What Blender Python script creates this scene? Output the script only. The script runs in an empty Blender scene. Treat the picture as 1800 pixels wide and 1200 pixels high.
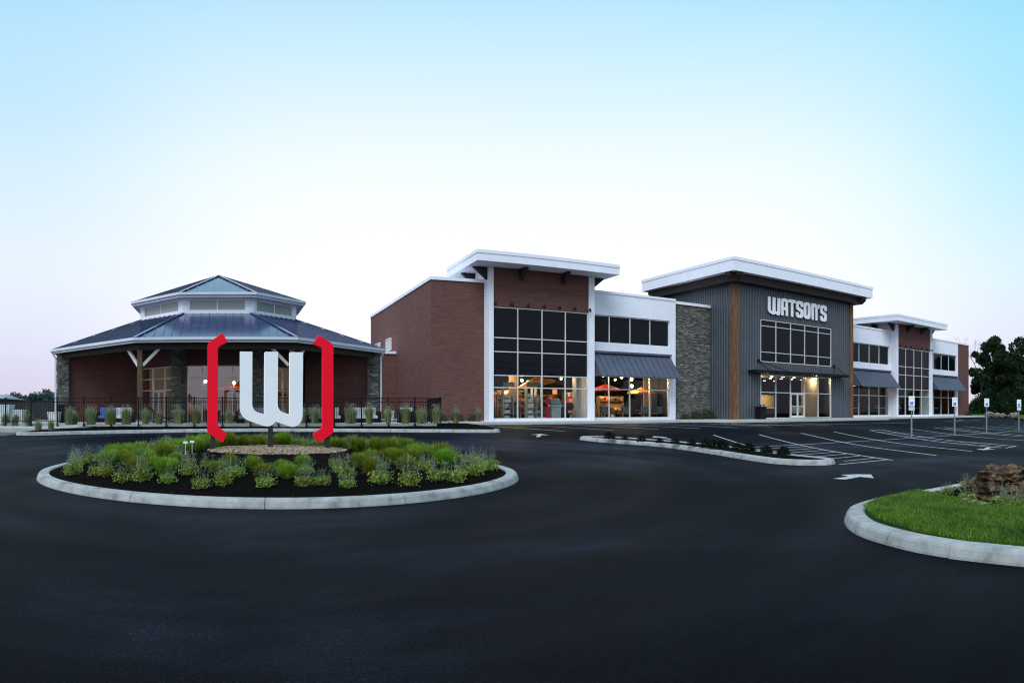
import bpy, bmesh, math, random
import numpy as np
from mathutils import Vector, noise, Matrix
R = math.radians
random.seed(7); rng = np.random.default_rng(7)
scene = bpy.context.scene
COL = scene.collection

# ------------------------------------------------------------------ camera (the photograph is a swept cylindrical panorama)
F, XN, HZ, H = 1200.0, 405.0, 720.0, 1.6
cam = bpy.data.cameras.new('camera'); cam.type = 'PANO'; cam.panorama_type = 'CENTRAL_CYLINDRICAL'
cam.central_cylindrical_range_u_min = -900 / F; cam.central_cylindrical_range_u_max = 900 / F
cam.central_cylindrical_range_v_min = (HZ - 1200) / F; cam.central_cylindrical_range_v_max = HZ / F
cam.central_cylindrical_radius = 1.0
cam.clip_start = 0.05; cam.clip_end = 4000
camo = bpy.data.objects.new('camera', cam); COL.objects.link(camo); scene.camera = camo
camo.location = (0, 0, H); camo.rotation_euler = (math.pi / 2, 0, -(900 - XN) / F)

# ------------------------------------------------------------------ sky and sun
SUN_EL, SUN_AZ = R(50), R(225)          # azimuth clockwise from +Y: behind the camera, to the left
world = bpy.data.worlds.new('World'); scene.world = world; world.use_nodes = True
nt = world.node_tree; N = nt.nodes; Lk = nt.links
N.clear()
out = N.new('ShaderNodeOutputWorld'); bg = N.new('ShaderNodeBackground')
sky = N.new('ShaderNodeTexSky'); sky.sky_type = 'NISHITA'; sky.sun_disc = False
sky.sun_elevation = SUN_EL; sky.sun_rotation = SUN_AZ; sky.air_density = 1.0; sky.dust_density = 0.4; sky.ozone_density = 2.5
tc = N.new('ShaderNodeTexCoord'); sp = N.new('ShaderNodeSeparateXYZ'); Lk.new(tc.outputs['Generated'], sp.inputs[0])
ramp = N.new('ShaderNodeValToRGB'); ramp.color_ramp.interpolation = 'CARDINAL'
els = ramp.color_ramp.elements
stops = [(0.0, (.60, .57, .73)), (.08, (.68, .69, .83)), (.17, (.76, .82, .90)), (.26, (.72, .84, .92)), (.38, (.58, .79, .92)), (.52, (.42, .71, .91)), (1.0, (.26, .50, .80))]
els[0].position = 0; els[0].color = (*stops[0][1], 1); els[1].position = 1; els[1].color = (*stops[-1][1], 1)
for p, c in stops[1:-1]:
    e = els.new(p); e.color = (*c, 1)
Lk.new(sp.outputs['Z'], ramp.inputs[0])
# slow drift round the horizon: pinker and bluer towards +X
az = N.new('ShaderNodeMapRange'); az.inputs['From Min'].default_value = -0.2; az.inputs['From Max'].default_value = 1.0
Lk.new(sp.outputs['X'], az.inputs['Value'])
tint = N.new('ShaderNodeMix'); tint.data_type = 'RGBA'; tint.inputs['A'].default_value = (1.0, 1.0, 1.0, 1); tint.inputs['B'].default_value = (.72, .99, 1.0, 1)
Lk.new(az.outputs[0], tint.inputs['Factor'])
hi = N.new('ShaderNodeMapRange'); hi.inputs['From Min'].default_value = 0.08; hi.inputs['From Max'].default_value = 0.34
Lk.new(sp.outputs['Z'], hi.inputs['Value'])
tint2 = N.new('ShaderNodeMix'); tint2.data_type = 'RGBA'; tint2.inputs['A'].default_value = (1.0, .97, .985, 1)
Lk.new(hi.outputs[0], tint2.inputs['Factor']); Lk.new(tint.outputs['Result'], tint2.inputs['B'])
mul = N.new('ShaderNodeMix'); mul.data_type = 'RGBA'; mul.blend_type = 'MULTIPLY'; mul.inputs['Factor'].default_value = 1
Lk.new(ramp.outputs[0], mul.inputs['A']); Lk.new(tint2.outputs['Result'], mul.inputs['B'])
nsc = N.new('ShaderNodeMix'); nsc.data_type = 'RGBA'; nsc.blend_type = 'MULTIPLY'; nsc.inputs['Factor'].default_value = 1
nsc.inputs['B'].default_value = (.10, .10, .10, 1); Lk.new(sky.outputs[0], nsc.inputs['A'])
fin = N.new('ShaderNodeMix'); fin.data_type = 'RGBA'; fin.inputs['Factor'].default_value = .88
# broad white after-glow low in the sky, behind the store
vn = N.new('ShaderNodeVectorMath'); vn.operation = 'DOT_PRODUCT'; ga, ge = (950 - XN) / F, 0.0
vn.inputs[1].default_value = (math.sin(ga) * math.cos(ge), math.cos(ga) * math.cos(ge), math.sin(ge))
fl = N.new('ShaderNodeVectorMath'); fl.operation = 'MULTIPLY'; fl.inputs[1].default_value = (1, 1, 0); Lk.new(tc.outputs['Generated'], fl.inputs[0])
fn = N.new('ShaderNodeVectorMath'); fn.operation = 'NORMALIZE'; Lk.new(fl.outputs[0], fn.inputs[0]); Lk.new(fn.outputs[0], vn.inputs[0])
gm = N.new('ShaderNodeMapRange'); gm.interpolation_type = 'SMOOTHERSTEP'; gm.inputs['From Min'].default_value = .70; gm.inputs['From Max'].default_value = 1.0
Lk.new(vn.outputs['Value'], gm.inputs['Value'])
glow = N.new('ShaderNodeMix'); glow.data_type = 'RGBA'; glow.inputs['B'].default_value = (1.0, .99, 1.0, 1)
ge_ = N.new('ShaderNodeValToRGB'); ge_.color_ramp.interpolation = 'EASE'
q_ = ge_.color_ramp.elements; q_[0].position = 0; q_[0].color = (.35, .35, .35, 1); q_[1].position = .62; q_[1].color = (0, 0, 0, 1)
e_ = q_.new(.14); e_.color = (.9, .9, .9, 1); e_ = q_.new(.24); e_.color = (.8, .8, .8, 1)
Lk.new(sp.outputs['Z'], ge_.inputs[0]); gx = N.new('ShaderNodeMath'); gx.operation = 'MULTIPLY'; Lk.new(ge_.outputs[0], gx.inputs[0]); Lk.new(gm.outputs[0], gx.inputs[1])
Lk.new(gx.outputs[0], glow.inputs['Factor']); Lk.new(mul.outputs['Result'], glow.inputs['A'])
Lk.new(nsc.outputs['Result'], fin.inputs['A']); Lk.new(glow.outputs['Result'], fin.inputs['B'])
Lk.new(fin.outputs['Result'], bg.inputs['Color']); bg.inputs['Strength'].default_value = .92
Lk.new(bg.outputs[0], out.inputs[0])
sun = bpy.data.lights.new('sun', 'SUN'); sun.energy = 2.2; sun.angle = R(40); sun.color = (.95, .96, 1)
suno = bpy.data.objects.new('sun', sun); COL.objects.link(suno)
sd = Vector((math.sin(SUN_AZ) * math.cos(SUN_EL), math.cos(SUN_AZ) * math.cos(SUN_EL), math.sin(SUN_EL)))
suno.rotation_euler = sd.to_track_quat('Z', 'Y').to_euler(); suno.location = (-20, -30, 40)
vs = scene.view_settings; vs.view_transform = 'Standard'; vs.look = 'None'; vs.exposure = .35; vs.gamma = 1
scene.cycles.use_denoising = True; scene.cycles.max_bounces = 8; scene.cycles.transparent_max_bounces = 24
scene.cycles.sample_clamp_indirect = 4; scene.cycles.filter_width = 1.15

# ------------------------------------------------------------------ materials
MAT = {}
def new_mat(name):
    m = bpy.data.materials.new(name); m.use_nodes = True; MAT[name] = m
    return m, m.node_tree, m.node_tree.nodes['Principled BSDF']
def nd(t, typ, **kw):
    n = t.nodes.new(typ)
    for k, v in kw.items():
        try: setattr(n, k, v)
        except Exception: n.inputs[k].default_value = v
    return n
def rampn(t, cols):
    r = t.nodes.new('ShaderNodeValToRGB'); e = r.color_ramp.elements
    e[0].position, e[0].color = cols[0][0], (*cols[0][1], 1); e[1].position, e[1].color = cols[-1][0], (*cols[-1][1], 1)
    for p, c in cols[1:-1]: q = e.new(p); q.color = (*c, 1)
    return r
def mapped(t, scale=(1, 1, 1), coord='obj'):
    if coord == 'pos': g = t.nodes.new('ShaderNodeNewGeometry'); o = g.outputs['Position']
    else: g = t.nodes.new('ShaderNodeTexCoord'); o = g.outputs['Object']
    m = t.nodes.new('ShaderNodeMapping'); m.inputs['Scale'].default_value = scale
    t.links.new(o, m.inputs[0]); return m.outputs[0]
def noisy(name, cols, scale=4, detail=6, rough=.7, bump=0, bscale=None, spec=.5, metal=0, coord='pos', stretch=(1, 1, 1), rvar=0, bdist=.02):
    m, t, b = new_mat(name)
    v = mapped(t, stretch, coord)
    n = nd(t, 'ShaderNodeTexNoise', Scale=scale, Detail=detail, Roughness=.6); t.links.new(v, n.inputs['Vector'])
    r = rampn(t, cols); t.links.new(n.outputs['Fac'], r.inputs[0]); t.links.new(r.outputs[0], b.inputs['Base Color'])
    b.inputs['Roughness'].default_value = rough; b.inputs['Specular IOR Level'].default_value = spec; b.inputs['Metallic'].default_value = metal
    if rvar:
        mr = nd(t, 'ShaderNodeMapRange'); mr.inputs['To Min'].default_value = rough - rvar; mr.inputs['To Max'].default_value = rough + rvar
        t.links.new(n.outputs['Fac'], mr.inputs[0]); t.links.new(mr.outputs[0], b.inputs['Roughness'])
    if bump:
        n2 = nd(t, 'ShaderNodeTexNoise', Scale=bscale or scale * 6, Detail=4); t.links.new(v, n2.inputs['Vector'])
        bp = nd(t, 'ShaderNodeBump', Strength=bump, Distance=bdist); t.links.new(n2.outputs['Fac'], bp.inputs['Height']); t.links.new(bp.outputs[0], b.inputs['Normal'])
    return m
def plain(name, c, rough=.6, spec=.5, metal=0, var=.12, scale=1.5):
    return noisy(name, [(.3, tuple(x * (1 - var) for x in c)), (.7, tuple(min(1, x * (1 + var)) for x in c))], scale, 5, rough, 0, None, spec, metal)
def island_mat(name, cols, rough=.6, trans=0, spec=.3, objvar=.0, patch=0):
    """colour differs from leaf to leaf / stone to stone"""
    m, t, b = new_mat(name)
    g = t.nodes.new('ShaderNodeNewGeometry'); r = rampn(t, cols); t.links.new(g.outputs['Random Per Island'], r.inputs[0])
    col = r.outputs[0]
    if patch:
        pn = nd(t, 'ShaderNodeTexNoise', Scale=patch, Detail=4); t.links.new(g.outputs['Position'], pn.inputs['Vector'])
        pr = rampn(t, [(.3, (.55, .62, .6)), (.5, (1, 1, 1)), (.72, (1.5, 1.25, 1.3))]); t.links.new(pn.outputs['Fac'], pr.inputs[0])
        pm = nd(t, 'ShaderNodeMix', data_type='RGBA', blend_type='MULTIPLY'); pm.inputs['Factor'].default_value = 1
        t.links.new(col, pm.inputs['A']); t.links.new(pr.outputs[0], pm.inputs['B']); col = pm.outputs['Result']
    if objvar:
        oi = t.nodes.new('ShaderNodeObjectInfo'); hs = t.nodes.new('ShaderNodeHueSaturation')
        mr = nd(t, 'ShaderNodeMapRange'); mr.inputs['To Min'].default_value = .5 - .035 * objvar; mr.inputs['To Max'].default_value = .5 + .03 * objvar
        m2 = nd(t, 'ShaderNodeMapRange'); m2.inputs['To Min'].default_value = 1 - .3 * objvar; m2.inputs['To Max'].default_value = 1 + .3 * objvar
        t.links.new(oi.outputs['Random'], mr.inputs[0]); t.links.new(oi.outputs['Random'], m2.inputs[0])
        t.links.new(mr.outputs[0], hs.inputs['Hue']); t.links.new(m2.outputs[0], hs.inputs['Value']); t.links.new(col, hs.inputs['Color']); col = hs.outputs[0]
    t.links.new(col, b.inputs['Base Color']); b.inputs['Roughness'].default_value = rough; b.inputs['Specular IOR Level'].default_value = spec
    if trans:
        tr = t.nodes.new('ShaderNodeBsdfTranslucent'); mx = t.nodes.new('ShaderNodeMixShader'); mx.inputs[0].default_value = trans
        t.links.new(col, tr.inputs[0]); t.links.new(b.outputs[0], mx.inputs[1]); t.links.new(tr.outputs[0], mx.inputs[2])
        t.links.new(mx.outputs[0], t.nodes['Material Output'].inputs[0])
    return m
def brick_mat(name, c1, c2, mortar):
    m, t, b = new_mat(name)
    g = t.nodes.new('ShaderNodeNewGeometry')
    cr = nd(t, 'ShaderNodeVectorMath', operation='CROSS_PRODUCT'); cr.inputs[1].default_value = (0, 0, 1); t.links.new(g.outputs['True Normal'], cr.inputs[0])
    dt = nd(t, 'ShaderNodeVectorMath', operation='DOT_PRODUCT'); t.links.new(cr.outputs[0], dt.inputs[0]); t.links.new(g.outputs['Position'], dt.inputs[1])
    s = t.nodes.new('ShaderNodeSeparateXYZ'); t.links.new(g.outputs['Position'], s.inputs[0])
    cb = t.nodes.new('ShaderNodeCombineXYZ'); t.links.new(dt.outputs['Value'], cb.inputs[0]); t.links.new(s.outputs['Z'], cb.inputs[1])
    bt = nd(t, 'ShaderNodeTexBrick', Scale=1.0); bt.inputs['Brick Width'].default_value = .40; bt.inputs['Row Height'].default_value = .10
    bt.inputs['Mortar Size'].default_value = .008; bt.inputs['Mortar Smooth'].default_value = .3; bt.inputs['Bias'].default_value = -.1
    bt.inputs['Color1'].default_value = (*c1, 1); bt.inputs['Color2'].default_value = (*c2, 1); bt.inputs['Mortar'].default_value = (*mortar, 1)
    t.links.new(cb.outputs[0], bt.inputs['Vector'])
    mp = t.nodes.new('ShaderNodeMapping'); mp.inputs['Scale'].default_value = (.35, .35, 5.5); t.links.new(g.outputs['Position'], mp.inputs[0])
    n = nd(t, 'ShaderNodeTexNoise', Scale=2.0, Detail=6); t.links.new(mp.outputs[0], n.inputs['Vector'])
    r = rampn(t, [(.3, (.86, .86, .87)), (.7, (1.16, 1.14, 1.13))]); t.links.new(n.outputs['Fac'], r.inputs[0])
    mx = nd(t, 'ShaderNodeMix', data_type='RGBA', blend_type='MULTIPLY'); mx.inputs['Factor'].default_value = 1
    t.links.new(bt.outputs['Color'], mx.inputs['A']); t.links.new(r.outputs[0], mx.inputs['B']); t.links.new(mx.outputs['Result'], b.inputs['Base Color'])
    bp = nd(t, 'ShaderNodeBump', Strength=.6, Distance=.01); bp.invert = True; t.links.new(bt.outputs['Fac'], bp.inputs['Height']); t.links.new(bp.outputs[0], b.inputs['Normal'])
    b.inputs['Roughness'].default_value = .8; b.inputs['Specular IOR Level'].default_value = .3
    return m
def emit_mat(name, c, s):
    m, t, b = new_mat(name); b.inputs['Base Color'].default_value = (*c, 1); b.inputs['Emission Color'].default_value = (*c, 1); b.inputs['Emission Strength'].default_value = s
    return m
def glass_mat(name, tint, refl=1.0, f0=.035):
    m, t, b = new_mat(name); t.nodes.remove(b)
    tr = t.nodes.new('ShaderNodeBsdfTransparent'); tr.inputs[0].default_value = (*tint, 1)
    gl = t.nodes.new('ShaderNodeBsdfGlossy'); gl.inputs['Roughness'].default_value = .01; gl.inputs['Color'].default_value = (refl, refl, refl, 1)
    # Schlick reflectance, the same from both sides of the thin pane
    g = t.nodes.new('ShaderNodeNewGeometry'); dp = nd(t, 'ShaderNodeVectorMath', operation='DOT_PRODUCT'); t.links.new(g.outputs['Normal'], dp.inputs[0]); t.links.new(g.outputs['Incoming'], dp.inputs[1])
    ab = nd(t, 'ShaderNodeMath', operation='ABSOLUTE'); t.links.new(dp.outputs['Value'], ab.inputs[0])
    om = nd(t, 'ShaderNodeMath', operation='SUBTRACT'); om.inputs[0].default_value = 1; t.links.new(ab.outputs[0], om.inputs[1])
    pw = nd(t, 'ShaderNodeMath', operation='POWER'); pw.inputs[1].default_value = 5; t.links.new(om.outputs[0], pw.inputs[0])
    fr = nd(t, 'ShaderNodeMath', operation='MULTIPLY_ADD'); fr.inputs[1].default_value = .96; fr.inputs[2].default_value = f0; t.links.new(pw.outputs[0], fr.inputs[0])
    mx = t.nodes.new('ShaderNodeMixShader')
    t.links.new(fr.outputs[0], mx.inputs[0]); t.links.new(tr.outputs[0], mx.inputs[1]); t.links.new(gl.outputs[0], mx.inputs[2])
    t.links.new(mx.outputs[0], t.nodes['Material Output'].inputs[0]); return m

def asphalt_mat():
    m, t, b = new_mat('asphalt')
    v = mapped(t, (1, 1, 1), 'pos')
    big = nd(t, 'ShaderNodeTexNoise', Scale=.13, Detail=4, Roughness=.55, Distortion=.6); t.links.new(v, big.inputs['Vector'])
    fine = nd(t, 'ShaderNodeTexNoise', Scale=75, Detail=3, Roughness=.7); t.links.new(v, fine.inputs['Vector'])
    mid = nd(t, 'ShaderNodeTexNoise', Scale=2.2, Detail=6, Roughness=.65); t.links.new(v, mid.inputs['Vector'])
    # tyre-polished sweep round the island
    s = t.nodes.new('ShaderNodeVectorMath'); s.operation = 'DISTANCE'; s.inputs[1].default_value = (1.16, 16.76, 0); t.links.new(v, s.inputs[0])
    w = nd(t, 'ShaderNodeMath', operation='SINE'); wm = nd(t, 'ShaderNodeMath', operation='MULTIPLY'); wm.inputs[1].default_value = 3.4
    t.links.new(s.outputs['Value'], wm.inputs[0]); t.links.new(wm.outputs[0], w.inputs[0])
    # sweeping marks left by the paver and by tyres, running round the island
    sx = t.nodes.new('ShaderNodeVectorMath'); sx.operation = 'SUBTRACT'; sx.inputs[1].default_value = (1.16, 16.76, 0); t.links.new(v, sx.inputs[0])
    sq = t.nodes.new('ShaderNodeSeparateXYZ'); t.links.new(sx.outputs[0], sq.inputs[0])
    at2 = nd(t, 'ShaderNodeMath', operation='ARCTAN2'); t.links.new(sq.outputs['Y'], at2.inputs[0]); t.links.new(sq.outputs['X'], at2.inputs[1])
    cbn = t.nodes.new('ShaderNodeCombineXYZ'); t.links.new(s.outputs['Value'], cbn.inputs[0]); t.links.new(at2.outputs[0], cbn.inputs[1])
    st = nd(t, 'ShaderNodeTexNoise', Scale=1.7, Detail=7, Roughness=.62); t.links.new(cbn.outputs[0], st.inputs['Vector'])
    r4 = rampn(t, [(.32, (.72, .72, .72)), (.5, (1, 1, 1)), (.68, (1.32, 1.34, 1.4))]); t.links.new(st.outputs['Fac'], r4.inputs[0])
    gr = nd(t, 'ShaderNodeTexNoise', Scale=26, Detail=5, Roughness=.75); t.links.new(v, gr.inputs['Vector'])
    r5 = rampn(t, [(.3, (.45, .45, .45)), (.52, (1, 1, 1)), (.72, (2.0, 2.0, 2.1))]); t.links.new(gr.outputs['Fac'], r5.inputs[0])
    vo = nd(t, 'ShaderNodeTexVoronoi', Scale=85); t.links.new(v, vo.inputs['Vector'])
    sv = t.nodes.new('ShaderNodeSeparateColor'); t.links.new(vo.outputs['Color'], sv.inputs[0])
    r6 = rampn(t, [(.93, (1, 1, 1)), (.97, (2.3, 2.3, 2.3))]); t.links.new(sv.outputs[0], r6.inputs[0])
    r1 = rampn(t, [(.30, (.0012, .0014, .0024)), (.50, (.0034, .0041, .0070)), (.68, (.0130, .0158, .0270))]); t.links.new(big.outputs['Fac'], r1.inputs[0])  # lighter bluish patches paint a sky sheen into the colour
    r2 = rampn(t, [(.25, (.45, .45, .45)), (.55, (1, 1, 1)), (.80, (2.1, 2.1, 2.2))]); t.links.new(fine.outputs['Fac'], r2.inputs[0])
    r3 = rampn(t, [(.3, (.78, .78, .78)), (.7, (1.2, 1.2, 1.2))]); t.links.new(mid.outputs['Fac'], r3.inputs[0])
    m1 = nd(t, 'ShaderNodeMix', data_type='RGBA', blend_type='MULTIPLY'); m1.inputs['Factor'].default_value = 1
    t.links.new(r1.outputs[0], m1.inputs['A']); t.links.new(r2.outputs[0], m1.inputs['B'])
    m2 = nd(t, 'ShaderNodeMix', data_type='RGBA', blend_type='MULTIPLY'); m2.inputs['Factor'].default_value = 1
    t.links.new(m1.outputs['Result'], m2.inputs['A']); t.links.new(r3.outputs[0], m2.inputs['B']); last = m2.outputs['Result']
    for rr_ in (r4, r5, r6):
        mm = nd(t, 'ShaderNodeMix', data_type='RGBA', blend_type='MULTIPLY'); mm.inputs['Factor'].default_value = 1
        t.links.new(last, mm.inputs['A']); t.links.new(rr_.outputs[0], mm.inputs['B']); last = mm.outputs['Result']
    t.links.new(last, b.inputs['Base Color'])
    mr = nd(t, 'ShaderNodeMapRange'); mr.inputs['From Min'].default_value = .3; mr.inputs['From Max'].default_value = .7
    mr.inputs['To Min'].default_value = .70; mr.inputs['To Max'].default_value = .56; t.links.new(big.outputs['Fac'], mr.inputs[0])
    ad = nd(t, 'ShaderNodeMath', operation='MULTIPLY_ADD'); ad.inputs[1].default_value = .02; t.links.new(w.outputs[0], ad.inputs[0]); t.links.new(mr.outputs[0], ad.inputs[2])
    t.links.new(ad.outputs[0], b.inputs['Roughness']); b.inputs['Specular IOR Level'].default_value = .03
    bp = nd(t, 'ShaderNodeBump', Strength=.7, Distance=.006); t.links.new(fine.outputs['Fac'], bp.inputs['Height']); t.links.new(bp.outputs[0], b.inputs['Normal'])
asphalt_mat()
noisy('paint_line', [(.25, (.12, .12, .13)), (.45, (.36, .37, .38)), (.8, (.52, .53, .55))], 9, 6, .6, .3, 60)
noisy('kerb_concrete', [(.24, (.10, .10, .095)), (.42, (.27, .275, .265)), (.62, (.36, .365, .355)), (.85, (.45, .455, .44))], 3.6, 9, .85, .5, 70, .3)
noisy('walk_concrete', [(.3, (.34, .35, .33)), (.7, (.46, .47, .44))], 1.2, 8, .85, .3, 40, .3)
noisy('mulch', [(.3, (.0018, .0016, .0015)), (.6, (.0055, .0046, .004)), (.85, (.016, .013, .011))], 38, 5, .95, 1.0, 45, .03, bdist=.04)
noisy('verge_soil', [(.3, (.020, .035, .008)), (.7, (.045, .075, .016))], 12, 6, .9, .8, 40, .1)
noisy('far_ground', [(.3, (.03, .045, .02)), (.7, (.06, .07, .035))], .5, 6, .95)
noisy('white_stucco', [(.3, (.74, .75, .82)), (.7, (.82, .83, .90))], .9, 8, .8, .25, 90, .3, bdist=.004)
plain('white_trim', (.80, .81, .88), .5, .4, 0, .04)
plain('white_gutter', (.56, .59, .66), .35, .5, 0, .05)
plain('aluminium_frame', (.66, .69, .69), .35, .5, .25, .05)
noisy('timber', [(.25, (.070, .032, .016)), (.5, (.15, .070, .034)), (.75, (.23, .115, .058))], 2.2, 8, .65, .4, 12, .35, stretch=(3, 3, .35))
noisy('dark_timber', [(.3, (.009, .006, .005)), (.7, (.026, .017, .013))], 3, 6, .7, .3)
noisy('porch_timber', [(.3, (.060, .034, .020)), (.7, (.135, .078, .045))], 2.5, 7, .65, .3, 14, .3, stretch=(3, 3, .4))
noisy('skylit_timber', [(.25, (.34, .30, .26)), (.5, (.55, .54, .52)), (.8, (.66, .66, .65))], 2.5, 7, .7, .2)  # brace timber made pale to stand for sky light falling on it
noisy('grey_siding', [(.3, (.034, .041, .052)), (.7, (.050, .059, .073))], .7, 7, .45, 0, None, .5, 0, rvar=.08)
noisy('siding_rib', [(.3, (.064, .075, .090)), (.7, (.086, .099, .118))], .7, 7, .45, 0, None, .5, 0)
noisy('seam_metal', [(.3, (.040, .058, .125)), (.7, (.054, .075, .155))], .6, 6, .13, 0, None, .8, .20, rvar=.02)
noisy('awning_metal', [(.3, (.072, .082, .115)), (.7, (.092, .104, .140))], .8, 6, .42, 0, None, .4, .1, rvar=.06)
plain('shingle_dark', (.022, .026, .040), .6, .4)
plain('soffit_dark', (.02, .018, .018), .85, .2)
brick_mat('brick', (.148, .060, .051), (.106, .046, .040), (.112, .070, .062))
island_mat('ledge_stone', [(0, (.05, .05, .046)), (.3, (.10, .104, .094)), (.55, (.14, .144, .126)), (.75, (.115, .105, .09)), (.9, (.20, .20, .18)), (1, (.28, .28, .255))], .85)
plain('stone_joint', (.035, .034, .032), .9)
plain('black_metal', (.007, .007, .008), .5, .15)
plain('galvanised', (.22, .25, .28), .45, .5, .4, .12, 6)
plain('sign_white', (.84, .85, .87), .45, .4, 0, .02)
plain('sign_edge', (.45, .47, .52), .5)
plain('sign_red', (.90, .004, .024), .55, .15, 0, .03)
plain('sign_blue', (.012, .045, .62), .4, .4)
plain('sign_green', (.45, .68, .60), .5)
plain('board_dark', (.016, .018, .024), .7)
noisy('gravel', [(.3, (.20, .14, .09)), (.7, (.38, .30, .21))], 20, 4, .9)
island_mat('gravel_stone', [(0, (.10, .065, .04)), (.4, (.22, .15, .09)), (.8, (.32, .235, .15)), (1, (.42, .35, .27))], .85)
island_mat('mulch_chip', [(0, (.0015, .0014, .0014)), (.6, (.006, .005, .0045)), (.95, (.015, .012, .010)), (1, (.07, .065, .06))], .95, 0, .04)
noisy('boulder', [(.34, (.012, .008, .006)), (.46, (.075, .046, .030)), (.56, (.145, .088, .052)), (.72, (.28, .20, .135))], 7.5, 12, .9, 1.0, 22, .2, bdist=.06)  # near-black and light tones paint in crevice shade and highlights
noisy('pale_boulder', [(.3, (.10, .085, .065)), (.7, (.30, .25, .20))], 2.0, 8, .9, .8, 8, .2)
G = (lambda a, b, c: (a, b, c))
island_mat('leaf_feather', [(0, (.085, .155, .012)), (.5, (.17, .275, .020)), (1, (.34, .43, .040))], .6, .35, .25, 1.0)
island_mat('leaf_sage', [(0, (.09, .13, .06)), (.5, (.16, .21, .10)), (1, (.26, .31, .17))], .7, .25, .2, .8)
island_mat('leaf_sage_base', [(0, (.13, .20, .030)), (.6, (.24, .32, .055)), (1, (.38, .45, .10))], .65, .3, .2, .6)
island_mat('flower_lavender', [(0, (.16, .15, .21)), (1, (.30, .28, .37))], .7, .2)
island_mat('leaf_tall', [(0, (.13, .17, .06)), (.5, (.22, .26, .11)), (1, (.36, .38, .20))], .65, .3, .2, .6)
island_mat('plume', [(0, (.26, .24, .16)), (1, (.42, .40, .30))], .8, .3)
island_mat('grass_blade', [(0, (.032, .095, .006)), (.5, (.075, .18, .010)), (.88, (.15, .27, .018)), (1, (.30, .33, .07))], .55, .35, .25, 0, 2.2)
island_mat('leaf_shrub_dark', [(0, (.003, .005, .003)), (1, (.010, .014, .007))], .8, .05, .1)
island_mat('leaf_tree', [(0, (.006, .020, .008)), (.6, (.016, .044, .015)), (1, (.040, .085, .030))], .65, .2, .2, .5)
island_mat('leaf_hazed', [(0, (.045, .085, .085)), (1, (.085, .13, .12))], .9, .1, .1)  # paler bluish greens carry the distance haze in the colour
island_mat('leaf_wall_shrub', [(0, (.018, .030, .012)), (1, (.055, .075, .035))], .7, .15, .2)
noisy('bark', [(.3, (.022, .018, .015)), (.7, (.06, .05, .042))], 5, 7, .9, .8, 20, .2, stretch=(1, 1, .25))
# glass
m, t, b = new_mat('dark_glass'); b.inputs['Base Color'].default_value = (.004, .005, .008, 1); b.inputs['Roughness'].default_value = .03; b.inputs['Specular IOR Level'].default_value = .14
m, t, b = new_mat('sky_tone_glass'); b.inputs['Base Color'].default_value = (.30, .345, .325, 1); b.inputs['Roughness'].default_value = .12; b.inputs['Specular IOR Level'].default_value = .5  # pale base colour stands in for sky mirrored in the panes
glass_mat('clear_glass', (.82, .85, .84), .42)
glass_mat('porch_glass', (.80, .82, .84), 1.0, .10)
# interior
plain('interior_floor', (.16, .14, .12), .5); plain('interior_dark', (.030, .030, .034), .8); plain('interior_tan', (.42, .30, .17), .7); plain('interior_pale', (.55, .55, .56), .8)
plain('wood_tan', (.34, .20, .09), .6); plain('cloth_red', (.60, .045, .03), .8); plain('cloth_orange', (.72, .26, .06), .8); plain('cloth_cream', (.66, .55, .38), .8)
plain('cloth_teal', (.06, .12, .13), .8); plain('cloth_yellow', (.55, .32, .06), .8); plain('box_white', (.62, .66, .68), .6); plain('box_grey', (.20, .25, .28), .5)
plain('steel', (.42, .47, .47), .35, .5, .3); plain('dispenser_red', (.55, .01, .04), .4); plain('cloth_blue', (.05, .12, .45), .8); plain('planter_white', (.62, .66, .66), .6)
emit_mat('bulb', (1, .70, .34), 16); emit_mat('downlight', (1, .90, .72), 9); emit_mat('lamp_amber', (1, .42, .10), 3.2); emit_mat('sign_orange', (1, .22, .07), 1.2)

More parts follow.
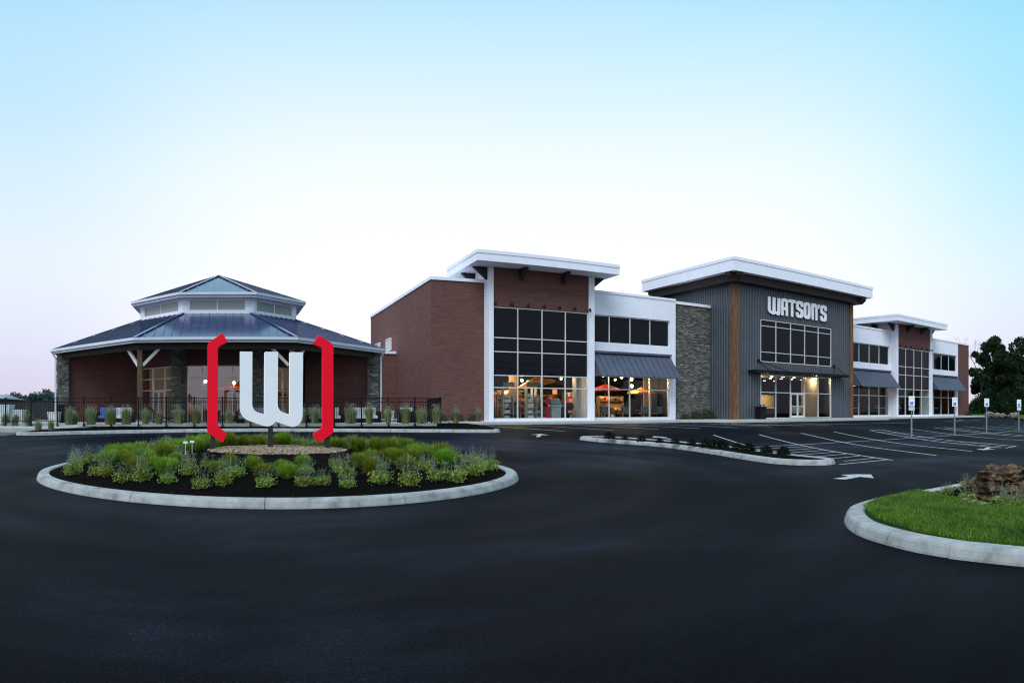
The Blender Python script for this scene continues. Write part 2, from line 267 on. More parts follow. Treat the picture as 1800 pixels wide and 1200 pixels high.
# ------------------------------------------------------------------ helpers
ORG = {}
class MB:
    """collects faces and links them as ONE mesh object"""
    def __init__(s): s.v = []; s.f = []; s.mi = []; s.k = 0; s.M = None
    def add(s, vs, fs):
        o = len(s.v); s.v += [tuple(x) for x in vs]; s.f += [tuple(i + o for i in f) for f in fs]; s.mi += [s.k] * len(fs); return s
    def box(s, x0, x1, y0, y1, z0, z1):
        return s.add([(x0, y0, z0), (x1, y0, z0), (x1, y1, z0), (x0, y1, z0), (x0, y0, z1), (x1, y0, z1), (x1, y1, z1), (x0, y1, z1)],
                     [(0, 3, 2, 1), (4, 5, 6, 7), (0, 1, 5, 4), (1, 2, 6, 5), (2, 3, 7, 6), (3, 0, 4, 7)])
    def fbox(s, fr, u0, u1, w0, w1, z0, z1):
        p = fr.p
        return s.add([p(u0, w1, z0), p(u1, w1, z0), p(u1, w0, z0), p(u0, w0, z0), p(u0, w1, z1), p(u1, w1, z1), p(u1, w0, z1), p(u0, w0, z1)],
                     [(0, 3, 2, 1), (4, 5, 6, 7), (0, 1, 5, 4), (1, 2, 6, 5), (2, 3, 7, 6), (3, 0, 4, 7)])
    def bar(s, a, b, w, h, up=(0, 0, 1)):
        a, b = Vector(a), Vector(b); d = (b - a).normalized(); up = Vector(up)
        if abs(d.dot(up)) > .98: up = Vector((0, 1, 0))
        x = d.cross(up).normalized() * w / 2; y = x.normalized().cross(d) * h / 2
        return s.add([a - x - y, a + x - y, a + x + y, a - x + y, b - x - y, b + x - y, b + x + y, b - x + y],
                     [(0, 3, 2, 1), (4, 5, 6, 7), (0, 1, 5, 4), (1, 2, 6, 5), (2, 3, 7, 6), (3, 0, 4, 7)])
    def tube(s, a, b, r0, r1=None, n=10, caps=True):
        a, b = Vector(a), Vector(b); r1 = r0 if r1 is None else r1; d = (b - a).normalized()
        x = d.orthogonal().normalized(); y = d.cross(x); vs = []
        for c, r in ((a, r0), (b, r1)):
            for i in range(n): q = 2 * math.pi * i / n; vs.append(c + x * (r * math.cos(q)) + y * (r * math.sin(q)))
        fs = [(i, (i + 1) % n, n + (i + 1) % n, n + i) for i in range(n)]
        if caps: fs += [tuple(range(n))[::-1], tuple(range(n, 2 * n))]
        return s.add(vs, fs)
    def lathe(s, c, prof, n=16):
        c = Vector(c); vs = []
        for r, z in prof:
            for i in range(n): q = 2 * math.pi * i / n; vs.append((c.x + r * math.cos(q), c.y + r * math.sin(q), c.z + z))
        fs = []
        for j in range(len(prof) - 1):
            for i in range(n): fs.append((j * n + i, j * n + (i + 1) % n, (j + 1) * n + (i + 1) % n, (j + 1) * n + i))
        fs += [tuple(range(n))[::-1], tuple(range((len(prof) - 1) * n, len(prof) * n))]
        return s.add(vs, fs)
    def prism(s, pts, z0, z1):
        n = len(pts)
        return s.add([(x, y, z0) for x, y in pts] + [(x, y, z1) for x, y in pts], [tuple(range(n))[::-1], tuple(range(n, 2 * n))] + [(i, (i + 1) % n, n + (i + 1) % n, n + i) for i in range(n)])
    def slab(s, poly, nrm, th):
        n = len(poly); q = Vector(nrm) * th; P = [Vector(p) for p in poly]
        return s.add([p - q for p in P] + P, [tuple(range(n))[::-1], tuple(range(n, 2 * n))] + [(i, (i + 1) % n, n + (i + 1) % n, n + i) for i in range(n)])
    def build(s, name, mat, parent=None, smooth=False, bevel=0):
        o = ORG.get(parent.name, Vector((0, 0, 0))) if parent else Vector((0, 0, 0))
        me = bpy.data.meshes.new(name); me.from_pydata([(x - o.x, y - o.y, z - o.z) for x, y, z in s.v], [], s.f)
        ms = mat if isinstance(mat, (list, tuple)) else [mat]
        for q in ms: me.materials.append(MAT[q])
        if len(ms) > 1: me.polygons.foreach_set('material_index', s.mi)
        if smooth: me.polygons.foreach_set('use_smooth', [True] * len(me.polygons))
        bm = bmesh.new(); bm.from_mesh(me); bmesh.ops.recalc_face_normals(bm, faces=bm.faces); bm.to_mesh(me); bm.free()
        ob = bpy.data.objects.new(name, me); COL.objects.link(ob)
        if parent: ob.parent = parent; ORG[ob.name] = o
        if bevel:
            md = ob.modifiers.new('bevel', 'BEVEL'); md.width = bevel; md.segments = 2; md.limit_method = 'ANGLE'
        return ob
class Fr:
    """a vertical wall plane: u to the right seen from outside, w outwards"""
    def __init__(s, o, n): s.o = Vector((o[0], o[1])); s.n = Vector((n[0], n[1])).normalized(); s.t = Vector((-s.n.y, s.n.x))
    def p(s, u, w, z): q = s.o + s.t * u + s.n * w; return (q.x, q.y, z)
def tag(o, label=None, cat=None, group=None, kind=None):
    if label: o['label'] = label
    if cat: o['category'] = cat
    if group: o['group'] = group
    if kind: o['kind'] = kind
    return o
def thing(name, loc, label=None, cat=None, group=None, kind=None):
    o = bpy.data.objects.new(name, None); COL.objects.link(o); o.location = loc; o.empty_display_size = .2; ORG[o.name] = Vector(loc)
    return tag(o, label, cat, group, kind)
def np_mesh(name, V, Q, mats, mi=None, smooth=False):
    """fast mesh from numpy; Q is (m,3) or (m,4)"""
    me = bpy.data.meshes.new(name); n, k = Q.shape
    me.vertices.add(len(V)); me.vertices.foreach_set('co', np.asarray(V, np.float32).ravel())
    me.loops.add(n * k); me.loops.foreach_set('vertex_index', Q.astype(np.int32).ravel())
    me.polygons.add(n); me.polygons.foreach_set('loop_start', np.arange(n, dtype=np.int32) * k)
    for q in mats: me.materials.append(MAT[q])
    if mi is not None: me.polygons.foreach_set('material_index', np.asarray(mi, np.int32))
    if smooth: me.polygons.foreach_set('use_smooth', np.ones(n, bool))
    me.update(calc_edges=True); me.validate(); return me
def link(name, me, loc=(0, 0, 0), parent=None, rz=0, s=1.0):
    o = bpy.data.objects.new(name, me); COL.objects.link(o); o.location = loc; o.rotation_euler = (0, 0, rz)
    o.scale = (s, s, s) if not isinstance(s, tuple) else s
    if parent: o.parent = parent
    return o
def copy_tree(o, parent=None):
    c = o.copy(); COL.objects.link(c)
    if parent: c.parent = parent
    for ch in list(o.children): copy_tree(ch, c)
    return c
def sstep(a, b, x): t = min(1, max(0, (x - a) / (b - a))); return t * t * (3 - 2 * t)
def gz(y): return .68 * sstep(16, 38, y)
def onground(px, py, dz=0.0):
    """the point of the lot under a direction of view"""
    t = (px - XN) / F; s = (HZ - py) / F; d = 4.0
    for _ in range(4000):
        if H + s * d <= gz(d * math.cos(t)) + dz: break
        d += .03
    return d * math.sin(t), d * math.cos(t)
def dirp(px, d): t = (px - XN) / F; return d * math.sin(t), d * math.cos(t)
def roundpoly(pts, seg=5):
    """pts: (x, y) or (x, y, radius)"""
    o = []; n = len(pts)
    for i in range(n):
        p = pts[i]; r = p[2] if len(p) > 2 else 0; P = Vector(p[:2])
        if not r: o.append(P); continue
        a = (Vector(pts[i - 1][:2]) - P); b = (Vector(pts[(i + 1) % n][:2]) - P); la, lb = a.length, b.length; a.normalize(); b.normalize()
        ang = math.acos(max(-1, min(1, a.dot(b)))); tl = min(r / math.tan(ang / 2), la * .49, lb * .49); p0, p1 = P + a * tl, P + b * tl
        for k in range(seg + 1): q = k / seg; o.append(p0 * (1 - q) ** 2 + P * 2 * q * (1 - q) + p1 * q * q)
    return o
def plate(name, outlines, th, mat, parent=None, loc=(0, 0, 0), rz=0, bevel=.0):
    """flat outlines (with holes) cut from a sheet of thickness th, standing upright and facing -Y"""
    cu = bpy.data.curves.new(name, 'CURVE'); cu.dimensions = '2D'; cu.fill_mode = 'BOTH'; cu.extrude = th / 2 - bevel; cu.bevel_depth = bevel
    for ol in outlines:
        sp = cu.splines.new('POLY'); sp.points.add(len(ol) - 1); sp.use_cyclic_u = True
        for q, p in zip(sp.points, ol): q.co = (p[0], p[1], 0, 1)
    tmp = bpy.data.objects.new('tmp', cu); me = bpy.data.meshes.new_from_object(tmp); bpy.data.objects.remove(tmp); bpy.data.curves.remove(cu)
    me.transform(Matrix.Rotation(math.pi / 2, 4, 'X')); me.materials.clear(); me.materials.append(MAT[mat]); me.name = name
    o = bpy.data.objects.new(name, me); COL.objects.link(o); o.location = loc; o.rotation_euler = (0, 0, rz)
    if parent: o.parent = parent
    return o
def wall(mb, fr, u0, u1, z0, z1, w0, w1, holes=()):
    us = sorted({u0, u1, *[min(u1, max(u0, h[k])) for h in holes for k in (0, 1)]}); zs = sorted({z0, z1, *[min(z1, max(z0, h[k])) for h in holes for k in (2, 3)]})
    for a, b in zip(us, us[1:]):
        for c, d in zip(zs, zs[1:]):
            mu, mz = (a + b) / 2, (c + d) / 2
            if not any(h[0] < mu < h[1] and h[2] < mz < h[3] for h in holes): mb.fbox(fr, a, b, w0, w1, c, d)
    return mb
def window(parent, fr, us, zs, mats, w=0.0, bar=.06, depth=.12, frame='aluminium_frame', name='window', skip=()):
    """frame of mullions and transoms with one pane object in each opening; mats: pane material for each row from the bottom"""
    mb = MB(); h = bar / 2
    for i, u in enumerate(us):
        a, b = (u, u + bar) if i == 0 else ((u - bar, u) if i == len(us) - 1 else (u - h, u + h))
        mb.fbox(fr, a, b, w - depth, w, zs[0], zs[-1])
    for i, (a, b) in enumerate(zip(us, us[1:])):
        a = a + (bar if i == 0 else h); b = b - (bar if i == len(us) - 2 else h)
        for j, z in enumerate(zs):
            c, d = (z, z + bar) if j == 0 else ((z - bar, z) if j == len(zs) - 1 else (z - h, z + h))
            if (i, j) in skip or (i, j - 1) in skip and j == 0: continue
            mb.fbox(fr, a, b, w - depth + .004, w - .008, c, d)
    f = mb.build(name, frame, parent)
    for i, (a, b) in enumerate(zip(us, us[1:])):
        for j, (c, d) in enumerate(zip(zs, zs[1:])):
            if (i, j) in skip: continue
            MB().fbox(fr, a + h, b - h, w - depth * .55 - .012, w - depth * .55, c + h, d - h).build('pane', mats[j], f)
    return f
def stones(mb, fr, u0, u1, z0, z1, w, seed=1, lo=.055, hi=.11, wl=.18, wh=.55):
    r = random.Random(seed); z = z0
    while z < z1 - .01:
        h = min(r.uniform(lo, hi), z1 - z)
        u = u0
        while u < u1 - .005:
            l = min(r.uniform(wl, wh), u1 - u)
            if u1 - u - l < .08: l = u1 - u
            mb.fbox(fr, u + .004, u + l - .004, w, w + r.uniform(.015, .06), z + .003, z + h - .003); u += l
        z += h
    return mb

# ================================================================== the setting
ys = [-120, -60, -20, 0] + [2 + .5 * i for i in range(80)] + [44, 60, 100, 300, 1500]
xs = [-1500, -300, -80, -40] + list(range(-20, 100, 5)) + [120, 300, 1500]
mb = MB(); nx = len(xs)
mb.add([(x, y, gz(y)) for y in ys for x in xs], [(j * nx + i, j * nx + i + 1, (j + 1) * nx + i + 1, (j + 1) * nx + i) for j in range(len(ys) - 1) for i in range(nx - 1)])
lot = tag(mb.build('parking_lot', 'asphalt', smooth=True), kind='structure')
ORG[lot.name] = Vector((0, 0, 0))
# land beyond the lot
mb = MB(); mb.add([(-1500, 64, .73), (1500, 64, .73), (1500, 1500, .73), (-1500, 1500, .73)], [(0, 1, 2, 3)])
tag(mb.build('far_ground', 'far_ground'), kind='structure')

def kerb(pts, closed=False, side=1, seg=3.0, h=.15, w=.30, step=.2, name='kerb'):
    """kerb segments with open joints along a path; the road lies on the path's right (side=1) or left (side=-1)"""
    P = [Vector(p) for p in pts]; D = []
    if closed: P = P + [P[0]]
    L = [0.0]
    for a, b in zip(P, P[1:]): L.append(L[-1] + (b - a).length)
    def at(s):
        s = min(max(s, 0), L[-1])
        for i in range(len(L) - 1):
            if s <= L[i + 1] + 1e-9:
                t = (s - L[i]) / max(1e-9, L[i + 1] - L[i]); return P[i].lerp(P[i + 1], t)
        return P[-1]
    def nrm(s):
        if closed: a, b = at((s - .15) % L[-1]), at((s + .15) % L[-1])
        else: a, b = at(s - .15), at(s + .15)
        d = (b - a).normalized(); return Vector((d.y, -d.x)) * side
    root = thing(name, (P[0].x, P[0].y, gz(P[0].y)), kind='structure')
    prof = [(0, -.05), (-.012, .03), (-.045, .11), (-.07, .138), (-.105, h), (-w + .03, h + .003), (-w, h - .012), (-w, -.05)]
    n = max(1, round(L[-1] / seg)); sl = L[-1] / n
    for k in range(n):
        a, b = k * sl + .006, (k + 1) * sl - .006; m = max(2, int(sl / step) + 1); vs = []
        for i in range(m):
            s = a + (b - a) * i / (m - 1); p = at(s); q = nrm(s); z = gz(p.y)
            for o, zz in prof: vs.append((p.x + q.x * o, p.y + q.y * o, z + zz))
        c = len(prof); fs = [(i * c + j, i * c + j + 1, (i + 1) * c + j + 1, (i + 1) * c + j) for i in range(m - 1) for j in range(c - 1)]
        fs += [tuple(range(c)), tuple(range((m - 1) * c, m * c))[::-1]]
        MB().add(vs, fs).build('kerb_stone', 'kerb_concrete', root, smooth=False)
    return root
def fill(name, pts, mat, dz=.12, bump=.02, grid=.35, mound=0, smooth=True, seed=0, kind='structure'):
    """bed or lawn: a triangulated sheet inside an outline, a little uneven"""
    bm = bmesh.new(); x0, x1 = min(p[0] for p in pts), max(p[0] for p in pts); y0, y1 = min(p[1] for p in pts), max(p[1] for p in pts)
    def inside(x, y):
        c = False
        for (ax, ay), (bx, by) in zip(pts, pts[1:] + pts[:1]):
            if (ay > y) != (by > y) and x < (bx - ax) * (y - ay) / (by - ay) + ax: c = not c
        return c
    vs = [bm.verts.new((x, y, gz(y) + dz)) for x, y in pts]
    es = [bm.edges.new((a, b)) for a, b in zip(vs, vs[1:] + vs[:1])]
    bmesh.ops.triangle_fill(bm, use_beauty=True, edges=es)
    nx_, ny_ = int((x1 - x0) / grid), int((y1 - y0) / grid)
    for i in range(1, nx_):
        bmesh.ops.bisect_plane(bm, geom=bm.verts[:] + bm.edges[:] + bm.faces[:], plane_co=(x0 + i * grid, 0, 0), plane_no=(1, 0, 0))
    for i in range(1, ny_):
        bmesh.ops.bisect_plane(bm, geom=bm.verts[:] + bm.edges[:] + bm.faces[:], plane_co=(0, y0 + i * grid, 0), plane_no=(0, 1, 0))
    for v in bm.verts:
        d = min(((v.co.x - ax) * (by - ay) - (v.co.y - ay) * (bx - ax)) ** 2 / max(1e-6, (bx - ax) ** 2 + (by - ay) ** 2) for (ax, ay), (bx, by) in zip(pts, pts[1:] + pts[:1])) ** .5
        v.co.z = gz(v.co.y) + dz + mound * min(1, d / 1.2) + bump * min(1, d / .15) * noise.noise((v.co.x * 2.2, v.co.y * 2.2, seed))
    me = bpy.data.meshes.new(name); bmesh.ops.recalc_face_normals(bm, faces=bm.faces); bm.to_mesh(me); bm.free(); me.materials.append(MAT[mat])
    me.polygons.foreach_set('use_smooth', [True] * len(me.polygons))
    o = bpy.data.objects.new(name, me); COL.objects.link(o); return tag(o, kind=kind)
def chips(name, pts3, mat, size, flat=.35, seed=3):
    """loose pieces lying on a bed: small six-sided lumps"""
    r = np.random.default_rng(seed); n = len(pts3); P = np.asarray(pts3)
    base = np.array([(1, 0, 0), (-.5, .87, 0), (-.5, -.87, 0), (.1, .05, 1), (0, 0, -1)])
    tri = np.array([(0, 1, 3), (1, 2, 3), (2, 0, 3), (1, 0, 4), (2, 1, 4), (0, 2, 4)])
    s = size * r.uniform(.5, 1.3, n); a = r.uniform(0, 6.28, n); el = r.uniform(.5, 1.6, n)
    bx = base[None, :, 0] * s[:, None] * el[:, None]; by = base[None, :, 1] * s[:, None]; bz = base[None, :, 2] * s[:, None] * flat
    V = np.stack([P[:, 0, None] + bx * np.cos(a)[:, None] - by * np.sin(a)[:, None], P[:, 1, None] + bx * np.sin(a)[:, None] + by * np.cos(a)[:, None], P[:, 2, None] + bz], -1).reshape(-1, 3)
    Q = (tri[None] + (np.arange(n) * 5)[:, None, None]).reshape(-1, 3)
    o = link(name, np_mesh(name, V, Q, [mat])); return tag(o, kind='stuff')

def smooth_path(P, closed, k=4):
    n = len(P); o = []; g = (lambda i: P[i % n]) if closed else (lambda i: P[min(n - 1, max(0, i))])
    for i in range(n if closed else n - 1):
        a, b, c, d = (Vector(g(i + j)) for j in (-1, 0, 1, 2))
        for j in range(k):
            t = j / k; q = .5 * ((2 * b) + (c - a) * t + (2 * a - 5 * b + 4 * c - d) * t * t + (3 * b - a - 3 * c + d) * t ** 3); o.append((q.x, q.y))
    if not closed: o.append(tuple(P[-1]))
    return o
# ---- round island in front
CX, CY, CR = 1.16, 16.76, 5.82
kerb([(CX + CR * math.cos(2 * math.pi * i / 96), CY + CR * math.sin(2 * math.pi * i / 96)) for i in range(96)], True, 1, 2.45, name='round_island_kerb')
def mound(x, y):
    r = math.hypot(x - CX, y - CY); g = gz(y)
    return g + .10 + .56 * max(0, 1 - (r / 5.55) ** 2) ** 1.1 + .012 * noise.noise((x * 3, y * 3, 1)) - g * .5 * max(0, 1 - (r / 5.5) ** 2)
mb = MB(); nr, na = 26, 72; vs = []; fs = []
for j in range(nr + 1):
    r = 5.56 * j / nr
    for i in range(na): q = 2 * math.pi * i / na; x, y = CX + r * math.cos(q), CY + r * math.sin(q); vs.append((x, y, mound(x, y)))
for j in range(nr):
    for i in range(na): fs.append((j * na + i, j * na + (i + 1) % na, (j + 1) * na + (i + 1) % na, (j + 1) * na + i))
mb.add(vs, fs); tag(mb.build('round_island_bed', 'mulch', smooth=True), kind='structure')
pt = []
for _ in range(9000):
    q, r = random.uniform(0, 6.283), 5.5 * math.sqrt(random.random()); x, y = CX + r * math.cos(q), CY + r * math.sin(q)
    if r > 1.75 and y < CY + 2: pt.append((x, y, mound(x, y) + .004))
chips('mulch_chips', pt, 'mulch_chip', .022)
pt = []
for _ in range(5200):
    q, r = random.uniform(0, 6.283), 1.72 * math.sqrt(random.random()); x, y = CX + .0 + r * math.cos(q), CY + r * math.sin(q)
    pt.append((x, y, mound(x, y) + .012))
chips('gravel_bed', pt, 'gravel_stone', .034, .6, 5)

# ---- planting strip before the fence
front = smooth_path([(-9.55, 29.35), (-9.0, 29.2), (-8.3, 29.42), (-6.96, 30.1), (-5.29, 30.72), (-2.76, 31.52), (-.13, 32.05), (2.02, 32.2), (5.23, 31.88), (7.88, 31.39), (10.53, 30.81), (12.3, 30.40), (12.75, 30.55), (12.9, 31.0)], False)
kerb(front, False, 1, 3.0, name='planting_strip_kerb')
fill('planting_strip_bed', [(x, y + .25) for x, y in front] + [(13.4, 35.2), (13.2, 38.5), (10.6, 38.5), (10.6, 34.6), (-7.2, 34.6), (-8.4, 32.0)], 'mulch', .13, .03, .8, .22)
# ---- island between the drive and the parking rows
mid_f = smooth_path([(14.9, 26.15), (14.55, 25.95), (14.62, 25.4), (15.0, 24.15), (15.75, 22.7), (16.0, 20.7), (15.6, 18.06), (14.75, 15.4), (14.40, 14.1), (14.55, 13.1), (15.05, 12.65), (15.65, 12.75), (16.05, 13.4), (16.35, 14.6), (16.9, 16.6), (17.5, 18.6), (17.75, 20.7), (17.3, 23.0), (16.3, 25.2), (15.4, 26.1)], True)
kerb(mid_f, True, 1, 3.1, name='parking_island_kerb')
def inset(pts, d):
    P = [Vector(p) for p in pts]; o = []
    for i in range(len(P)):
        t = (P[(i + 1) % len(P)] - P[i - 1]).normalized(); o.append(tuple(P[i] + Vector((-t.y, t.x)) * d))
    return o
fill('parking_island_bed', inset(mid_f, .27), 'mulch', .12, .03, .5, .12, seed=4)
# ---- lawn island at the right
lawn_o = smooth_path([(6.42, -6), (6.37, 2.76), (6.38, 3.59), (6.52, 4.37), (6.95, 5.35), (7.72, 6.15), (8.5, 6.55), (9.6, 6.66), (11.7, 6.60), (22, 6.6)], False)
kerb(lawn_o, False, -1, 2.6, name='lawn_island_kerb', step=.12)
bed = [(22, 6.27), (11.7, 6.27), (9.98, 6.28), (9.73, 5.9), (9.3, 5.1), (9.0, 4.4), (8.85, 3.7), (8.9, 2.6), (9.6, 1.0), (22, 0)]
fill('lawn_island_bed', bed, 'mulch', .09, .02, .4, .05, seed=8)
lawn = [(6.68, -6), (6.63, 2.76), (6.64, 3.55), (6.78, 4.28), (7.17, 5.18), (7.88, 5.92), (8.58, 6.20), (9.6, 6.29), (9.97, 6.275)] + bed[3:-1] + [(9.8, -6)]
fill('lawn', lawn, 'verge_soil', .13, .03, .3, .06, seed=9)
# blades
def in_poly(x, y, pts):
    c = False
    for (ax, ay), (bx, by) in zip(pts, pts[1:] + pts[:1]):
        if (ay > y) != (by > y) and x < (bx - ax) * (y - ay) / (by - ay) + ax: c = not c
    return c
def blades(P, h, w, lean, seed=1):
    """two-segment grass blades at points P (n,3)"""
    r = np.random.default_rng(seed); n = len(P); a = r.uniform(0, 6.283, n); hh = h * r.uniform(.6, 1.25, n); l = lean * r.uniform(.1, 1, n) * hh; ww = w * r.uniform(.7, 1.3, n)
    dx, dy = np.cos(a), np.sin(a); tx, ty = -dy, dx
    def row(f, wf): return np.stack([P[:, 0] + dx * l * f * f, P[:, 1] + dy * l * f * f, P[:, 2] + hh * f * (1 - .25 * f * lean)], -1), (np.stack([tx * ww, ty * ww, 0 * ww], -1) * wf)
    A, wa = row(0, .5); B, wb = row(.55, .42); C, _ = row(1, 0)
    V = np.stack([A - wa, A + wa, B + wb, B - wb, C], 1).reshape(-1, 3); k = (np.arange(n) * 5)[:, None]
    T = np.concatenate([k + np.array([[0, 1, 2]]), k + np.array([[0, 2, 3]]), k + np.array([[3, 2, 4]])])
    return V, T
pts = []
lx = np.array(lawn)
while len(pts) < 90000:
    for _ in range(4000):
        x, y = random.uniform(6.6, 10.2), random.uniform(.8, 6.4)
        if in_poly(x, y, lawn):
            d = min(x - 6.62, .6) / .6
            pts.append((x, y, .15 + .05 * min(1, max(0, d)) + .012 * noise.noise((x * 2, y * 2, 3))))
V, T = blades(np.array(pts), .066, .0046, 1.0, 2)
tag(link('lawn_grass', np_mesh('lawn_grass', V, T, ['grass_blade'])), kind='stuff')

# ---- pavements
mb = MB()
mb.prism([(14.0, 38.6), (31.0, 38.6), (33.0, 36.0), (52.0, 36.0), (52.0, 38.6), (82.5, 38.6), (82.5, 44), (14.0, 44)], .4, .83)
tag(mb.build('pavement', 'walk_concrete', bevel=.02), kind='structure')
mb = MB(); mb.prism([(-9.0, 34.0), (10.6, 34.0), (10.6, 39.2), (12.95, 39.2), (12.95, 53), (-13, 53), (-13, 34.6)], .4, .88)
tag(mb.build('patio', 'walk_concrete'), kind='structure')
mb = MB(); mb.prism([(-26, 31.6), (-11.5, 31.0), (-8.6, 31.4), (-6.5, 32.8), (-6.5, 34.2), (-26, 34.4)], .3, .74)
tag(mb.build('walkway', 'walk_concrete', bevel=.02), kind='structure')
# verge under the trees at the right, with its kerb
verge = [(82.6, 39.2), (76.0, 35.2), (69, 30.2), (62, 25.5), (58, 20), (300, 20), (300, 140), (82.6, 140)]
kerb([(82.6, 38.9), (76.0, 34.9), (69, 29.9), (62, 25.2), (58, 19.7)], False, 1, 3.0, name='verge_kerb', step=1.0)
mb = MB(); vr = [(58, 20), (60, 22.7), (62, 25.5), (65.5, 27.8), (69, 30.2), (72.5, 32.7), (76, 35.2), (79.3, 37.2), (82.6, 39.2), (82.6, 44), (82.6, 62), (82.6, 160)]
mb.add([(x if k == 0 else 600, y, gz(min(y, 38)) + .14) for x, y in vr for k in (0, 1)], [(2 * i, 2 * i + 1, 2 * i + 3, 2 * i + 2) for i in range(len(vr) - 1)])
tag(mb.build('verge', 'verge_soil'), kind='structure')

# ---- painted lines and arrows: parts of the lot
def paint(p0, p1, w=.10, name='painted_line'):
    a, b = Vector(p0), Vector(p1); d = b - a; n = max(2, int(d.length / .5) + 1); q = Vector((-d.y, d.x)).normalized() * w / 2; vs = []
    for i in range(n):
        p = a.lerp(b, i / (n - 1))
        for s in (-1, 1): x, y = p.x + q.x * s, p.y + q.y * s; vs.append((x, y, gz(y) + .008))
    MB().add(vs, [(2 * i, 2 * i + 1, 2 * i + 3, 2 * i + 2) for i in range(n - 1)]).build(name, 'paint_line', lot)
paint((22.58, 26.4), (19.84, 21.1))
for x0, x1 in ((25.2, 17.8), (28.5, 20.5), (31.4, 23.2), (35.0, 25.8), (36.35, 27.3), (39.7, 31.4), (43.0, 34.8), (44.4, 36.3), (47.6, 39.5), (50.8, 42.7), (54.0, 46.0), (57.2, 49.2)):
    paint((x0, 25.75), (x1, 12.2))
paint((19.4, 20.15), (62, 19.8), .10)
paint((17.82, 12.45), (15.5, 12.5)) ; paint((25.8, 12.0), (27.3, 12.2)); paint((35.0, 25.7), (36.4, 25.75))
for k in range(7):
    y = 19.2 - k * 1.0; xl = {0: 18.6, 1: 18.3, 2: 18.0, 3: 17.5, 4: 17.1, 5: 16.9, 6: 16.6}[k]; paint((xl, y), (17.8 + (y - 12.2) / 13.55 * 7.4 - .1, y + .05), .09)
for k in range(12):
    y = 12.8 + k * 1.05
    paint((25.8 + (y - 12.2) / 13.55 * 9.2 + .1, y), (27.3 + (y + .12 - 12.2) / 13.55 * 9.05 - .1, y + .12), .08)
    paint((34.8 + (y - 12.2) / 13.55 * 8.2 + .1, y), (36.3 + (y + .12 - 12.2) / 13.55 * 8.1 - .1, y + .12), .08)
for k in range(8): paint((13.9 + 2.95 * k, 36.4 + .0 * k), (16.3 + 2.95 * k, 30.6))           # stalls along the shop front
paint((31.0, 35.2), (32.05, 32.1)); paint((32.05, 32.1), (47.5, 30.9)); paint((29.4, 34.2), (32.0, 32.15))
for k in range(6): paint((29.6 + .45 * k, 34.9 - .5 * k), (30.3 + .45 * k, 34.9 - .5 * k), .12)
paint((56.6, 31.5), (60.8, 33.0), .09); paint((54, 31.2), (62, 31.6), .09)
for k in range(5): paint((-12.5, 28.2 + .55 * k), (-9.9 + .15 * k, 29.1 + .55 * k), .12)
def paint_poly(pts, name='painted_arrow'):
    w = [onground(*p) for p in pts]; MB().add([(x, y, gz(y) + .010) for x, y in w], [tuple(range(len(w)))]).build(name, 'paint_line', lot)
def arrow(cx, cy, ang, L=2.2, W=.5):
    """straight arrow lying on the lot"""
    c, s = math.cos(ang), math.sin(ang); pts = [(-L / 2, -.09), (L * .12, -.09), (L * .12, -W), (L / 2, 0), (L * .12, W), (L * .12, .09), (-L / 2, .09)]
    MB().add([(cx + x * c - y * s, cy + x * s + y * c, gz(cy + x * s + y * c) + .010) for x, y in pts], [tuple(range(7))]).build('painted_arrow', 'paint_line', lot)
paint_poly([(1463.5, 841.6), (1492, 838.2), (1478, 834.9), (1507, 834.2), (1531, 834.4), (1536, 841), (1512, 838.6), (1486, 843.4)])
arrow(*onground(948, 765.3), R(60), 1.9, .45); arrow(*onground(1164, 769.5), R(80), 1.8, .42); arrow(*onground(1734, 788.6), R(200), 2.1, .42)

# ================================================================== the store
FL = .83
S = thing('store_building', (44, 43, FL), 'long two-storey store of brick, white stucco, stone and grey siding with three raised roofs', 'building')
fm = Fr((0, 42.76), (0, -1)); fb = Fr((0, 41.87), (0, -1)); ft = Fr((0, 40.0), (0, -1)); ftw = Fr((0, 40.12), (0, -1))
NX = (0, -1)
# brick wings at both ends
def wing(x0, x1, y1, label):
    w = MB().box(x0, x1, 42.76, y1, FL - .1, 10.12).build('brick_wall', 'brick', S); w['label'] = label
    MB().box(x0 - .07, x1 - .003, 42.69, y1 + .07, 10.12, 10.33).build('parapet_cap', 'white_trim', S)
    MB().box(x0 - .02, x1 - .003, 42.72, y1, FL - .1, FL + .06).build('wall_base', 'kerb_concrete', S)
wing(12.95, 16.67, 62.1, 'tall dark red brick end wall beside the octagonal pavilion')
wing(77.36, 80.3, 60.0, 'narrow brick end wall beside the trees')
fl = Fr((12.95, 0), (-1, 0))      # side wall towards the pavilion; u = -Y
for y0 in (53.75, 57.9):
    window(S, Fr((12.95, y0 + 1.7), (-1, 0)), [0, 1.7], [6.45, 7.45], ['sky_tone_glass'], .13, .07, .12)
